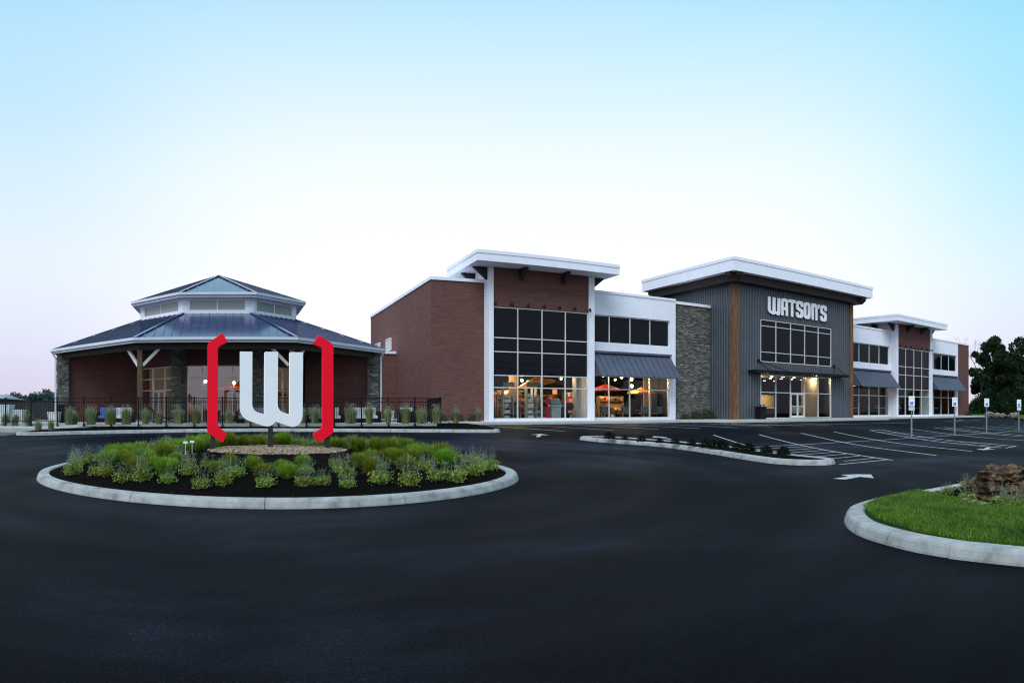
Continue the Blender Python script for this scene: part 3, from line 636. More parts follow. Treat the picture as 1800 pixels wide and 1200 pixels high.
# the two raised glazed blocks
def block(xa, xb, rx0, rx1, label, lit):
    ga, gb = xa + .33, xb - .45; yb = 46.0
    mb = MB(); mb.box(xa, ga, 41.87, 43.4, FL, 11.08); mb.box(gb, xb, 41.87, 43.4, FL, 11.08)
    mb.box(xa, xb, 43.4, yb, 8.6, 11.08); mb.box(ga, gb, 41.95, 42.6, FL, .97)
    mb.build('white_frame', 'white_stucco', S)['label'] = label
    MB().box(ga, gb, 41.99, 43.4, 8.46, 11.08).build('brick_panel', 'brick', S)
    us = [ga + (gb - ga) * k / 4 for k in range(5)]; zs = [.97, 3.08, 3.90, 5.48, 6.41, 8.46]
    window(S, Fr((0, 42.02), NX), us, zs, ['clear_glass', 'clear_glass', 'dark_glass', 'dark_glass', 'dark_glass'], 0, .062, .14, name='curtain_wall')
    rf = MB().box(rx0, rx1, 40.4, 46.6, 11.08, 11.56).build('raised_roof', 'white_trim', S)
    MB().box(rx0 - .035, rx1 + .035, 40.365, 46.635, 11.56, 11.77).build('roof_edge', 'white_trim', rf)
    MB().box(rx0 + .25, rx1 - .25, 40.65, 46.4, 11.77, 11.80).build('roof_membrane', 'soffit_dark', rf)
    for yy in (42.3, 44.6):                       # knee brackets under the eaves
        for sx, X in ((-1, xa), (1, xb)):
            mb = MB(); a = .14; mb.add([(X, yy - a, 11.05), (X + sx * 1.0, yy - a, 11.05), (X, yy - a, 10.25), (X, yy + a, 11.05), (X + sx * 1.0, yy + a, 11.05), (X, yy + a, 10.25)],
                                       [(0, 1, 2), (5, 4, 3), (0, 3, 4, 1), (1, 4, 5, 2), (2, 5, 3, 0)])
            mb.build('eaves_bracket', 'dark_timber', S)
    for k in range(2):
        X = ga + (gb - ga) * (.28 + .44 * k); a = .14
        MB().add([(X - a, 41.99, 11.05), (X - a, 41.0, 11.05), (X - a, 41.99, 10.3), (X + a, 41.99, 11.05), (X + a, 41.0, 11.05), (X + a, 41.99, 10.3)],
                 [(0, 1, 2), (5, 4, 3), (0, 3, 4, 1), (1, 4, 5, 2), (2, 5, 3, 0)]).build('eaves_bracket', 'dark_timber', S)
    for k in range(7):                            # small dark down lights over the glazing
        X = ga + .05 + (gb - ga - .1) * k / 6
        MB().tube((X, 41.99, 8.62), (X, 41.62, 8.68), .03, n=6).tube((X, 41.66, 8.74), (X, 41.58, 8.52), .055, .085, 8).build('wall_light', 'black_metal', S)
block(16.67, 24.73, 15.30, 25.90, 'white stuccoed frame of the nearer glazed block', True)
block(61.90, 69.50, 59.95, 70.45, 'white stuccoed frame of the farther glazed block', False)
# white walls between
def white_wall(x0, x1, wx0, wx1, ncol, label, cap=True):
    us = [wx0 + (wx1 - wx0) * k / ncol for k in range(ncol + 1)]
    h = [(wx0, wx1, 6.50, 8.55), (wx0, wx1, .97, 4.60)]
    w = wall(MB(), fm, x0, x1, FL, 10.14, -.40, 0, h).build('white_wall', 'white_stucco', S); w['label'] = label
    MB().fbox(fm, x0, x1, -.45, .05, 10.14, 10.31).build('parapet_cap', 'white_trim', S)
    window(S, Fr((0, 42.76), NX), us, [6.50, 8.55], ['dark_glass'], -.13, .07, .12, name='upper_window')
    window(S, Fr((0, 42.76), NX), us, [.97, 3.11, 4.60], ['clear_glass'] * 2, -.13, .07, .12, name='shop_window')
white_wall(24.73, 32.65, 24.76, 32.10, 4, 'white stuccoed wall between the nearer glazed block and the stone panel')
white_wall(51.70, 61.90, 54.62, 61.80, 4, 'white stuccoed wall right of the grey tower')
white_wall(69.50, 77.36, 69.60, 77.00, 4, 'white stuccoed wall at the far end')
# awnings: one mesh for each metal panel
def awning(x0, x1, label):
    y1, y0, z1, z0 = 42.74, 41.30, 5.74, 4.03
    n = round((x1 - x0) / .515); w = (x1 - x0) / n
    ob = MB(); ob.box(x0 - .02, x1 + .02, 42.55, 42.75, 5.74, 5.90)
    for X in (x0 + .02, x1 - .02):
        ob.add([(X - .015, y1, z1 - .06), (X - .015, y1, z0), (X - .015, y0 + .03, z0 - .0), (X + .015, y1, z1 - .06), (X + .015, y1, z0), (X + .015, y0 + .03, z0)], [(0, 1, 2), (5, 4, 3), (0, 2, 5, 3), (0, 3, 4, 1), (1, 4, 5, 2)])
    ob.box(x0, x1, y0 - .02, y0 + .06, z0 - .09, z0 - .015)
    a = ob.build('awning', 'awning_metal', S); a['label'] = label
    d = Vector((0, y0 - y1, z0 - z1)).normalized(); nn = Vector((0, d.z, -d.y)); nn = nn if nn.z > 0 else -nn
    for k in range(n):
        A, B = x0 + k * w, x0 + (k + 1) * w
        mb = MB().slab([(A + .004, y1, z1), (B - .004, y1, z1), (B - .004, y0, z0), (A + .004, y0, z0)], nn, .02)
        q = nn * .045
        mb.add([(A + .004, y1, z1), (A + .034, y1, z1), (A + .034, y0, z0), (A + .004, y0, z0), (A + .004, y1 + q.y, z1 + q.z), (A + .034, y1 + q.y, z1 + q.z), (A + .034, y0 + q.y, z0 + q.z), (A + .004, y0 + q.y, z0 + q.z)],
               [(4, 5, 6, 7), (0, 1, 5, 4), (1, 2, 6, 5), (2, 3, 7, 6), (3, 0, 4, 7)])
        mb.build('awning_panel', 'awning_metal', a)
awning(24.95, 32.1, 'blue-grey metal awning left of the stone panel'); awning(54.9, 61.85, 'blue-grey metal awning right of the grey tower'); awning(70.0, 77.1, 'blue-grey metal awning at the far end')
# stone panel
MB().box(32.65, 36.44, 43.05, 46, FL, 9.98).build('stone_backing', 'stone_joint', S)
tag(stones(MB(), Fr((0, 43.05), NX), 32.66, 36.43, FL, 9.98, 0, 3, .04, .085, .14, .45).build('stone_veneer', 'ledge_stone', S), 'ledge stone panel beside the grey tower', kind='stuff')
MB().box(32.62, 36.44, 42.92, 46, 9.98, 10.2).build('parapet_cap', 'white_trim', S)
# grey tower
TX0, TX1, TZ = 36.4, 51.7, 12.34
ent = (39.4, 48.5, FL, 4.55); upw = (39.4, 48.5, 5.56, 9.06)
mb = MB(); wall(mb, ftw, TX0 + .12, TX1 - .12, FL, TZ, -.3, 0, [ent, upw]); mb.box(TX0 + .12, TX0 + .4, 40.421, 51, FL, TZ); mb.box(TX1 - .4, TX1 - .12, 40.421, 51, FL, TZ); mb.box(TX0 + .4, TX1 - .4, 50.7, 51, FL, TZ)
mb.build('tower_wall', 'grey_siding', S)['label'] = 'grey ribbed metal siding of the entrance tower'
def ribs(fr, u0, u1, z0, z1, holes, sp=.30):
    mb = MB(); n = int((u1 - u0) / sp)
    for k in range(n + 1):
        u = u0 + (u1 - u0) * k / n; cuts = [(z0, z1)]
        for h in holes:
            if h[0] - .08 < u < h[1] + .08:
                nc = []
                for a, b in cuts:
                    if h[2] > a: nc.append((a, min(b, h[2])))
                    if h[3] < b: nc.append((max(a, h[3]), b))
                cuts = nc
        for a, b in cuts:
            if b - a < .05: continue
            p = fr.p; mb.add([p(u - .07, .002, a), p(u - .045, .045, a), p(u + .045, .045, a), p(u + .07, .002, a), p(u - .07, .002, b), p(u - .045, .045, b), p(u + .045, .045, b), p(u + .07, .002, b)],
                             [(0, 1, 5, 4), (1, 2, 6, 5), (2, 3, 7, 6), (0, 3, 2, 1), (4, 5, 6, 7)])
    return mb
tag(ribs(ftw, TX0 + .65, TX1 - .65, FL, TZ - .1, [ent, upw]).build('siding_ribs', 'siding_rib', S), kind='stuff')
fs_ = Fr((TX0 + .12, 0), (-1, 0))
tag(ribs(fs_, -50.8, -40.7, FL, TZ - .1, []).build('siding_ribs', 'siding_rib', S), kind='stuff')
for X in (TX0, TX1 - .5): MB().box(X, X + .5, 39.98, 40.5, FL, TZ - .65).build('timber_post', 'timber', S, bevel=.012)
def beam(a, b, nm='eaves_beam'):
    """eaves beam with its ends cut back"""
    a, b = Vector(a), Vector(b); d = (b - a).normalized(); q = Vector((-d.y, d.x, 0)) * .3; vs = []
    for s in (-1, 1):
        o = q * s; vs += [a + o + Vector((0, 0, .62)), a + o + Vector((0, 0, .42)), a + d * .55 + o, b - d * .55 + o, b + o + Vector((0, 0, .42)), b + o + Vector((0, 0, .62))]
    MB().add(vs, [tuple(range(6))[::-1], tuple(range(6, 12))] + [(i, (i + 1) % 6, 6 + (i + 1) % 6, 6 + i) for i in range(6)]).build(nm, 'dark_timber', S)
beam((35.35, 39.66, 11.70), (52.9, 39.66, 11.70)); beam((36.08, 38.95, 11.69), (36.08, 51.0, 11.69)); beam((52.02, 38.95, 11.69), (52.02, 51.0, 11.69))
rf = MB().box(35.24, 53.2, 38.8, 51.2, TZ, 13.16).build('raised_roof', 'white_trim', S)
MB().box(35.20, 53.24, 38.76, 51.24, 13.16, 13.39).build('roof_edge', 'white_trim', rf)
us = [39.4 + 1.82 * k for k in range(6)]
window(S, Fr((0, 40.12), NX), us, [5.56, 6.38, 8.54, 9.06], ['dark_glass'] * 3, .03, .055, .14, name='upper_window')
window(S, Fr((0, 40.12), NX), us, [.87, 3.05, 4.55], ['clear_glass'] * 2, .03, .06, .14, name='entrance_glazing', skip=((2, 0),))
for k in range(2):
    a = us[2] + .045 + k * .87; dr = MB()
    for u0, u1, z0, z1 in ((a, a + .09, .88, 3.0), (a + .77, a + .86, .88, 3.0), (a + .09, a + .77, .88, 1.10), (a + .09, a + .77, 1.86, 1.93), (a + .09, a + .77, 2.90, 3.0)): dr.fbox(ftw, u0, u1, -.06, .0, z0, z1)
    d = dr.build('door', 'aluminium_frame', S)
    MB().fbox(ftw, a + .09, a + .77, -.035, -.025, 1.10, 1.86).fbox(ftw, a + .09, a + .77, -.035, -.025, 1.93, 2.90).build('pane', 'clear_glass', d)
    hx = a + (.80 if k == 0 else .06); MB().tube((hx, 40.05, 1.6), (hx, 40.05, 2.3), .018, n=8).build('handle', 'steel', d)
# entrance canopy on rods
cp = MB().box(37.95, 50.0, 39.15, 40.08, 4.60, 4.82).build('canopy', 'black_metal', S)
for X, ends in ((39.15, (39.6, 42.0)), (48.9, (47.9, 49.75))):
    for e in ends: MB().tube((X, 40.05, 5.62), (e, 39.25, 4.80), .028, n=6).build('tie_rod', 'black_metal', cp)
    MB().box(X - .12, X + .12, 40.02, 40.12, 5.5, 5.75).build('anchor_plate', 'black_metal', cp)
# roof deck and the rooms behind the glass
MB().box(16.67, 77.36, 46.0, 62, 9.4, 9.6).build('roof_deck', 'soffit_dark', S)
MB().box(16.9, 36.4, 43.1, 46, 9.4, 9.6).build('roof_deck', 'soffit_dark', S); MB().box(51.7, 77.2, 43.4, 46, 9.4, 9.6).build('roof_deck', 'soffit_dark', S)
MB().box(16.72, 77.2, 43.06, 57, FL - .02, FL + .012).build('shop_floor', 'interior_floor', S)
for a, b in ((17.0, 24.28), (62.23, 69.05)): MB().box(a, b, 42.2, 43.06, FL - .02, FL + .012).build('shop_floor', 'interior_floor', S)
MB().box(36.8, 51.3, 40.25, 43.06, FL - .02, FL + .013).build('shop_floor', 'interior_floor', S)
MB().box(16.72, 36.2, 43.2, 57, 5.15, 5.25).build('shop_ceiling', 'interior_dark', S); MB().box(51.7, 77.2, 43.2, 57, 5.15, 5.25).build('shop_ceiling', 'interior_dark', S)
MB().box(36.81, 51.29, 40.45, 57, 4.56, 4.66).build('shop_ceiling', 'interior_dark', S)
MB().box(16.7, 77.2, 57, 57.2, FL, 9.4).build('back_wall', 'interior_dark', S)
MB().box(16.69, 16.8, 43.0, 57, FL, 5.2).build('side_wall', 'interior_dark', S)
MB().box(36.2, 36.5, 43.5, 50, FL, 5.1).build('side_wall', 'interior_tan', S); MB().box(51.3, 51.56, 43.3, 57, FL, 4.56).build('side_wall', 'interior_tan', S)
MB().box(33.0, 36.19, 47.6, 47.8, FL, 5.15).build('partition', 'interior_tan', S)
MB().box(51.9, 77.0, 47.2, 47.4, FL, 5.15).build('partition', 'interior_dark', S)
MB().box(24.1, 24.7, 43.4, 44.0, FL, 5.15).build('column', 'interior_pale', S)
MB().lathe((48.3, 42.5, FL), [(.85, 0), (.85, 3.72)], 28).build('column', 'interior_tan', S, smooth=False)
MB().box(42.0, 47.0, 46.0, 46.2, FL, 3.0).build('partition', 'interior_tan', S)

# ---- shop sign: eight letters
Wm = lambda k, dx, dz: [[(x * k + dx, z * k + dz) for x, z in W_OUT]]
def zpt(p): return ((p[0] - 685) / 357.0, (900 - p[1]) / 357.0)
W_OUT = [Vector(zpt(p)) for p in [(410, 243), (515, 243), (514, 690), (517, 725), (528, 750), (545, 766), (570, 776), (622, 792), (625, 250), (632, 244), (740, 244), (738, 690), (741, 725), (751, 750), (770, 768), (800, 780), (845, 793), (846, 252), (853, 246), (961, 247), (958, 790), (954, 825), (942, 858), (922, 882), (895, 896), (868, 900), (838, 893), (745, 861), (733, 856), (722, 856), (712, 864), (690, 884), (662, 894), (630, 893), (600, 886), (490, 847), (455, 830), (430, 805), (415, 775), (409, 740)]]
sg = thing('wall_sign', (43.9, 39.94, 9.6), 'white shop name in raised capital letters high on the grey tower', 'sign')
LH = 1.45
A_ = [roundpoly([(0, 0), (.30, 0), (.30, .46), (.56, .46), (.56, 0), (.86, 0), (.86, LH, .34), (0, LH, .34)]), roundpoly([(.30, .70), (.30, 1.20, .13), (.56, 1.20, .13), (.56, .70)])]
T_ = [roundpoly([(0, LH), (0, 1.19), (.31, 1.19), (.31, 0), (.61, 0), (.61, 1.19), (.92, 1.19), (.92, LH)])]
S_ = [roundpoly([(.82, .98), (.82, LH, .30), (0, LH, .30), (0, .70, .22), (.53, .50, .10), (.53, .26, .10), (.29, .26, .10), (.29, .44), (0, .44), (0, 0, .30), (.82, 0, .30), (.82, .72, .22), (.29, .93, .10), (.29, 1.19, .10), (.53, 1.19, .10), (.53, .98)])]
O_ = [roundpoly([(0, 0, .32), (.82, 0, .32), (.82, LH, .32), (0, LH, .32)]), roundpoly([(.29, .26, .12), (.29, 1.19, .12), (.53, 1.19, .12), (.53, .26, .12)])]
N_ = [roundpoly([(0, 0), (.28, 0), (.28, 1.17, .12), (.52, 1.17, .12), (.52, 0), (.80, 0), (.80, LH, .32), (0, LH)])]
Q_ = [roundpoly([(0, 1.06), (.12, 1.06), (.24, 1.28), (.24, LH), (0, LH)])]
W_ = [[(p.x * .92, p.y * .79 - .06) for p in W_OUT]]
def lx(zx): return 39.9 * math.tan((1320 + zx / 7.5 - XN) / F)
for ol, a, b in ((W_, 230, 388), (A_, 400, 490), (T_, 495, 592), (S_, 600, 690), (O_, 700, 786), (N_, 802, 878), (Q_, 888, 908), (S_, 918, 1000)):
    xs_ = [p[0] for o in ol for p in o]; w0, w1 = min(xs_), max(xs_); k = (lx(b) - lx(a)) / (w1 - w0)
    o = plate('letter', [[((p[0] - w0) * k, p[1]) for p in o] for o in ol], .09, 'sign_white', sg, (lx(a) - 43.9, 0, 0), bevel=.008)
# ------------------------------------------------------------------ monument sign on the round island
SX, SY = .987, CY; SC = SY / F / 5.0; SZ = 1.6
ms = thing('monument_sign', (SX, SY, mound(SX, SY)), 'large white letter W between two red brackets on dark posts', 'sign')
bz = mound(SX, SY)
def zs_(p): return ((p[0] - 678) * SC, (750 - p[1]) * SC + SZ - bz)      # sign outline in metres; 750 lies on the eye line
plate('letter', [[zs_((p.x * 357 + 685, 900 - p.y * 357)) for p in W_OUT]], .16, 'sign_white', ms, bevel=.006)
BR = [(258, 80), (295, 155), (232, 190), (218, 203), (213, 222), (212, 880), (216, 897), (226, 908), (293, 958), (258, 1035), (148, 966), (130, 948), (122, 922), (126, 190), (130, 172), (142, 158)]
BL = [(1103, 92), (1212, 160), (1226, 174), (1231, 192), (1232, 935), (1229, 950), (1218, 963), (1101, 1040), (1053, 965), (1128, 916), (1135, 905), (1137, 888), (1137, 222), (1134, 208), (1124, 198), (1055, 168)]
plate('bracket', [[zs_(p) for p in BR]], .16, 'sign_red', ms, bevel=.006); plate('bracket', [[zs_(p) for p in BL]], .16, 'sign_red', ms, bevel=.006)
for px_, top in ((170, 960), (677, 880), (1182, 960)):
    x, z = zs_((px_, top)); X = SX + x
    MB().box(X - .06, X + .06, SY - .05, SY + .05, mound(X, SY) - .1, z + bz + .15).build('post', 'dark_timber', ms)

# ================================================================== octagonal pavilion
PX, PY, PZ = -.75, 43.75, .88
PV = thing('pavilion', (PX, PY, PZ), 'octagonal brick pavilion with a two-tier blue metal roof and glazed cupola', 'building')
def octa(ap, k):
    """corner k of an octagon of apothem ap; corners k and k+1 bound face k; face 0 looks to the camera"""
    r = ap / math.cos(math.pi / 8); a = -math.pi / 2 - math.pi / 8 + k * math.pi / 4
    return Vector((PX + r * math.cos(a), PY + r * math.sin(a)))
def face(ap, k):
    a, b = octa(ap, k), octa(ap, k + 1); m = (a + b) / 2; n = (m - Vector((PX, PY))).normalized(); return Fr(m, n), (b - a).length
def clip(poly, x0, x1):
    for sgn, c in ((1, x0), (-1, x1)):
        o = []
        for i in range(len(poly)):
            p, q = poly[i - 1], poly[i]; dp, dq = sgn * (p[0] - c), sgn * (q[0] - c)
            if (dp < 0) != (dq < 0):
                t = dp / (dp - dq); o.append((p[0] + (q[0] - p[0]) * t, p[1] + (q[1] - p[1]) * t))
            if dq >= 0: o.append(q)
        poly = o
        if len(poly) < 3: return []
    return poly
def metal_roof(ap0, z0, ap1, z1, label, pitch=.46):
    core = MB(); rc = []
    for k in range(8):
        a, b, c, d = octa(ap0, k), octa(ap0, k + 1), octa(max(ap1, .02), k + 1), octa(max(ap1, .02), k)
        core.add([(a.x, a.y, z0 - .03), (b.x, b.y, z0 - .03), (c.x, c.y, z1 - .03), (d.x, d.y, z1 - .03)], [(0, 1, 2, 3)])
    roof = core.build('roof', 'shingle_dark', PV); roof['label'] = label
    for k in range(8):
        fr, L = face(ap0, k); L1 = face(max(ap1, .02), k)[1]; run = ap0 - ap1; sl = math.hypot(run, z1 - z0)
        nrm = Vector((fr.n.x * (z1 - z0) / sl, fr.n.y * (z1 - z0) / sl, run / sl))
        if k in (3, 4, 5):
            continue
        poly = [(-L / 2, 0), (L / 2, 0), (L1 / 2, 1), (-L1 / 2, 1)]
        def P(u, v): q = fr.o + fr.t * u - fr.n * (run * v); return Vector((q.x, q.y, z0 + (z1 - z0) * v))
        n = max(1, round(L / pitch)); w = L / n
        for i in range(n):
            pc = clip(poly, -L / 2 + i * w + .002, -L / 2 + (i + 1) * w - .002)
            if len(pc) < 3: continue
            mb = MB().slab([P(u, v) for u, v in pc], nrm, .02)
            sc = clip(poly, -L / 2 + i * w + .002, -L / 2 + i * w + .030)
            if i and len(sc) >= 3: mb.slab([P(u, v) + nrm * .045 for u, v in sc], nrm, .045)
            mb.build('roof_panel', 'seam_metal', roof)
    for k in range(8):                                   # hip caps
        a, d = octa(ap0, k), octa(max(ap1, .02), k); MB().bar((a.x, a.y, z0 + .04), (d.x, d.y, z1 + .04), .22, .05).build('hip_cap', 'seam_metal', roof)
    return roof
EZ, CZ = 5.20, 8.20
r1 = metal_roof(9.80, EZ, 4.78, 7.10, 'broad lower roof of blue standing-seam metal'); r2 = metal_roof(5.20, CZ, .05, 10.15, 'small upper roof of blue metal on the cupola')
def ring(name, ap_o, ap_i, z0, z1, mat, parent=PV):
    mb = MB()
    for k in range(8):
        a, b, c, d = octa(ap_o, k), octa(ap_o, k + 1), octa(ap_i, k + 1), octa(ap_i, k)
        mb.prism([tuple(a), tuple(b), tuple(c), tuple(d)], z0, z1)
    return mb.build(name, mat, parent)
ring('gutter', 9.95, 9.80, EZ - .12, EZ + .02, 'white_gutter'); ring('fascia_board', 9.84, 9.74, EZ - .24, EZ - .12, 'white_gutter')
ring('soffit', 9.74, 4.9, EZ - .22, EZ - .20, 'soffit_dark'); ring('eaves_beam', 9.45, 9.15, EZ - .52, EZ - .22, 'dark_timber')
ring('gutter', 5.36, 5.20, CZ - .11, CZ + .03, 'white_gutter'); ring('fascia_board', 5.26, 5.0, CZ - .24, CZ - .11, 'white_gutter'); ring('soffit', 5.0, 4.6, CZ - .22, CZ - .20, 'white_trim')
# cupola
for k in range(8):
    fr, L = face(4.80, k); h = [(-L / 2 + .36, L / 2 - .36, 7.24, 7.90)]
    wall(MB(), fr, -L / 2, L / 2, 7.04, CZ - .22, -.14, 0, h).build('cupola_wall', 'white_trim', PV)
    u = L / 2 - .36; window(PV, fr, [-u, 0, u], [7.24, 7.90], ['sky_tone_glass'], -.03, .06, .08, 'white_trim', name='cupola_window')
# inner glazed room: faces 0 (front), 1 (right) and 7 (left) open to the porch
AP = 5.03
for k in range(8):
    fr, L = face(AP, k)
    if k in (0, 1, 7):
        h = [(-L / 2 + .36, L / 2 - .36, PZ, 4.12)]
        wall(MB(), fr, -L / 2, L / 2, PZ, 7.0, -.25, 0, h).build('brick_wall', 'brick', PV)
        u = L / 2 - .36; n = 4 if k == 0 else 3
        us_ = [-u + 2 * u * i / n for i in range(n + 1)]
        sk = () if k != 7 else ((1, 0),)
        wd = window(PV, fr, us_, [PZ + .02, 2.75, 3.42, 4.12], ['porch_glass'] * 3, -.06, .065, .12, 'aluminium_frame', name='porch_window', skip=sk)
        if k == 7:
            for s in range(2):
                a = us_[1] + .035 + s * (us_[2] - us_[1] - .07) / 2; b = a + (us_[2] - us_[1] - .07) / 2; mb = MB()
                for q in ((a, a + .08, PZ + .02, 2.74), (b - .08, b, PZ + .02, 2.74), (a + .08, b - .08, PZ + .02, PZ + .2), (a + .08, b - .08, 2.62, 2.74)): mb.fbox(fr, q[0], q[1], -.14, -.08, q[2], q[3])
                d = mb.build('door', 'aluminium_frame', PV); MB().fbox(fr, a + .08, b - .08, -.115, -.105, PZ + .2, 2.62).build('pane', 'porch_glass', d)
    else:
        wall(MB(), fr, -L / 2, L / 2, PZ, 7.0, -.25, 0).build('brick_wall', 'brick', PV)
# stone piers: two at the front corners of the room, two at the ends of the porch
def pier(c, n, w, z1, seed):
    fr = Fr(c, n); MB().fbox(fr, -w / 2, w / 2, -w / 2, w / 2, PZ, z1).build('stone_pier', 'stone_joint', PV)
    mb = MB()
    for q in range(4):
        a = math.atan2(n[1], n[0]) + q * math.pi / 2; nn = Vector((math.cos(a), math.sin(a))); stones(mb, Fr(Vector(c) + nn * w / 2, nn), -w / 2, w / 2, PZ, z1, 0, seed + q, .06, .12, .12, .34)
    tag(mb.build('stone_veneer', 'ledge_stone', PV), kind='stuff')
c0, c1 = octa(AP + .18, 0), octa(AP + .18, 1)
pier(c0, (-.38, -.92), .62, EZ - .22, 11); pier(c1, (.38, -.92), .62, EZ - .22, 21)
eL, eR = octa(9.25, 7), octa(9.25, 2)
pier(eL, (-.92, -.38), .60, EZ - .22, 31); pier(eR, (.92, -.38), .60, EZ - .22, 41)
for e, q, lb in ((eL, octa(AP, 7), 'shaded brick wall at the left of the porch'), (eR, octa(AP, 2), 'shaded brick wall at the right of the porch')):
    d = (q - e).normalized(); fr = Fr((e + q) / 2, (d.y, -d.x) if d.x > 0 else (-d.y, d.x)); L = (q - e).length
    wall(MB(), fr, -L / 2 + .3, L / 2, PZ, EZ - .22, -.2, 0).build('brick_wall', 'brick', PV)['label'] = lb
# back and side walls of the porch octagon
for k in (2, 3, 4, 5, 6):
    fr, L = face(9.2, k); wall(MB(), fr, -L / 2, L / 2, PZ, EZ - .22, -.2, 0).build('brick_wall', 'brick', PV)
# porch posts with knee braces; sky light on the braces is painted in as pale colour
for k, nm in ((0, 'left'), (1, 'right')):
    c = octa(9.28, k); MB().box(c.x - .13, c.x + .13, c.y - .13, c.y + .13, PZ + .18, EZ - .5).build('porch_post', 'porch_timber', PV, bevel=.01)
    MB().box(c.x - .19, c.x + .19, c.y - .19, c.y + .19, PZ, PZ + .18).build('post_base', 'white_trim', PV)
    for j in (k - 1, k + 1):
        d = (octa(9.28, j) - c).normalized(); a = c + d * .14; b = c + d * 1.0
        MB().bar((a.x, a.y, 3.85), (b.x, b.y, 4.72), .12, .15).build('knee_brace', 'skylit_timber', PV)
# downpipes
for k in (7, 2):
    c = octa(9.85, k); e = octa(9.66, k)
    q = (c - Vector((PX, PY))).normalized(); g = c + q * .05
    MB().bar((g.x, g.y, EZ - .1), (e.x, e.y, EZ - .5), .09, .09).bar((e.x, e.y, EZ - .46), (e.x, e.y, PZ), .10, .08).build('downpipe', 'white_gutter', PV)
c = octa(5.3, 1); e = octa(4.93, 1); MB().bar((c.x, c.y, CZ - .08), (e.x, e.y, CZ - .45), .07, .07).bar((e.x, e.y, CZ - .43), (e.x, e.y, 7.1), .07, .07).build('downpipe', 'white_gutter', PV)
MB().prism([tuple(octa(4.7, k)) for k in range(8)], PZ, PZ + .012).build('room_floor', 'interior_floor', PV)
MB().prism([tuple(octa(4.7, k)) for k in range(8)], 6.6, 6.65).build('room_ceiling', 'interior_pale', PV)
mb = MB()
for k in (3, 4, 5): fr, L = face(4.72, k); wall(mb, fr, -L / 2, L / 2, PZ, 6.6, -.04, 0)
mb.build('room_lining', 'interior_pale', PV)
# link to the store
LK = thing('link_building', (11, 54, PZ), 'low brick link between the pavilion and the store end wall', 'building')
MB().box(8.6, 12.94, 52.3, 58, PZ, 6.0).build('brick_wall', 'brick', LK); MB().box(8.6, 12.94, 52.2, 58.1, 6.0, 6.2).build('parapet_cap', 'white_trim', LK)

# ------------------------------------------------------------------ black fence round the patio
FZ0, FZ1, FY = .90, 2.20, 33.95
fx = [-13.0 + 1.40 * k for k in range(18)]          # posts
FN = thing('patio_fence', (0, FY, .7), 'black metal picket fence in front of the pavilion patio', 'fence')
def fence_run(pts, zb):
    for i, p in enumerate(pts):
        MB().box(p[0] - .035, p[0] + .035, p[1] - .035, p[1] + .035, zb, FZ1 + .06).build('fence_post', 'black_metal', FN)
    for a, b in zip(pts, pts[1:]):
        for z in (FZ0 + .12, FZ1 - .20, FZ1 - .01): MB().bar((*a, z), (*b, z), .032, .035).build('fence_rail', 'black_metal', FN)
        mb = MB(); L = math.dist(a, b); n = int(L / .115)
        for k in range(1, n):
            t = k / n; x, y = a[0] + (b[0] - a[0]) * t, a[1] + (b[1] - a[1]) * t; mb.box(x - .009, x + .009, y - .009, y + .009, FZ0 + .02, FZ1)
        tag(mb.build('fence_pickets', 'black_metal', FN), kind='stuff')
fence_run([(x, FY) for x in fx] + [(10.75, FY)], .66)
fence_run([(10.75, 34.02), (10.95, 35.4), (11.15, 36.8), (11.35, 38.2)], .7)

# ------------------------------------------------------------------ accessible-parking signs
def wheelchair(x, y, z, s, parent):
    """small white pictogram: head, back and seat, wheel"""
    mb = MB(); y -= .004
    def disc(cx, cz, r, r0=0, a0=0, a1=6.2832, n=16):
        vs = []; fs = []
        for i in range(n + 1):
            a = a0 + (a1 - a0) * i / n
            for rr in (r0, r): vs.append((x + (cx + rr * math.cos(a)) * s, y, z + (cz + rr * math.sin(a)) * s))
        for i in range(n): fs.append((2 * i, 2 * i + 1, 2 * i + 3, 2 * i + 2))
        mb.add(vs, fs)
    disc(-.05, .36, .08); disc(-.02, -.14, .26, .19, R(130), R(390))
    for a, b in (((-.05, .26), (-.03, -.02)), ((-.03, .0), (.20, .0)), ((.20, .0), (.30, -.30)), ((-.04, .14), (.14, .14))):
        dx, dz = b[0] - a[0], b[1] - a[1]; l = math.hypot(dx, dz); px_, pz_ = -dz / l * .035, dx / l * .035
        mb.add([(x + (a[0] + px_) * s, y - .001, z + (a[1] + pz_) * s), (x + (a[0] - px_) * s, y - .001, z + (a[1] - pz_) * s), (x + (b[0] - px_) * s, y - .001, z + (b[1] - pz_) * s), (x + (b[0] + px_) * s, y - .001, z + (b[1] + pz_) * s)], [(0, 1, 2, 3)])
    return mb.build('symbol', 'sign_white', parent)
ss = [(31.15, 20.1, True, 'accessible parking sign with an extra plate below, nearest the grey tower'),
      (35.85, 20.05, False, 'accessible parking sign without lower plate, standing before the far awning'),
      (39.95, 19.95, False, 'accessible parking sign standing before the dark trees, third from the left'),
      (44.95, 19.85, True, 'accessible parking sign with an extra plate below, at the right edge')]
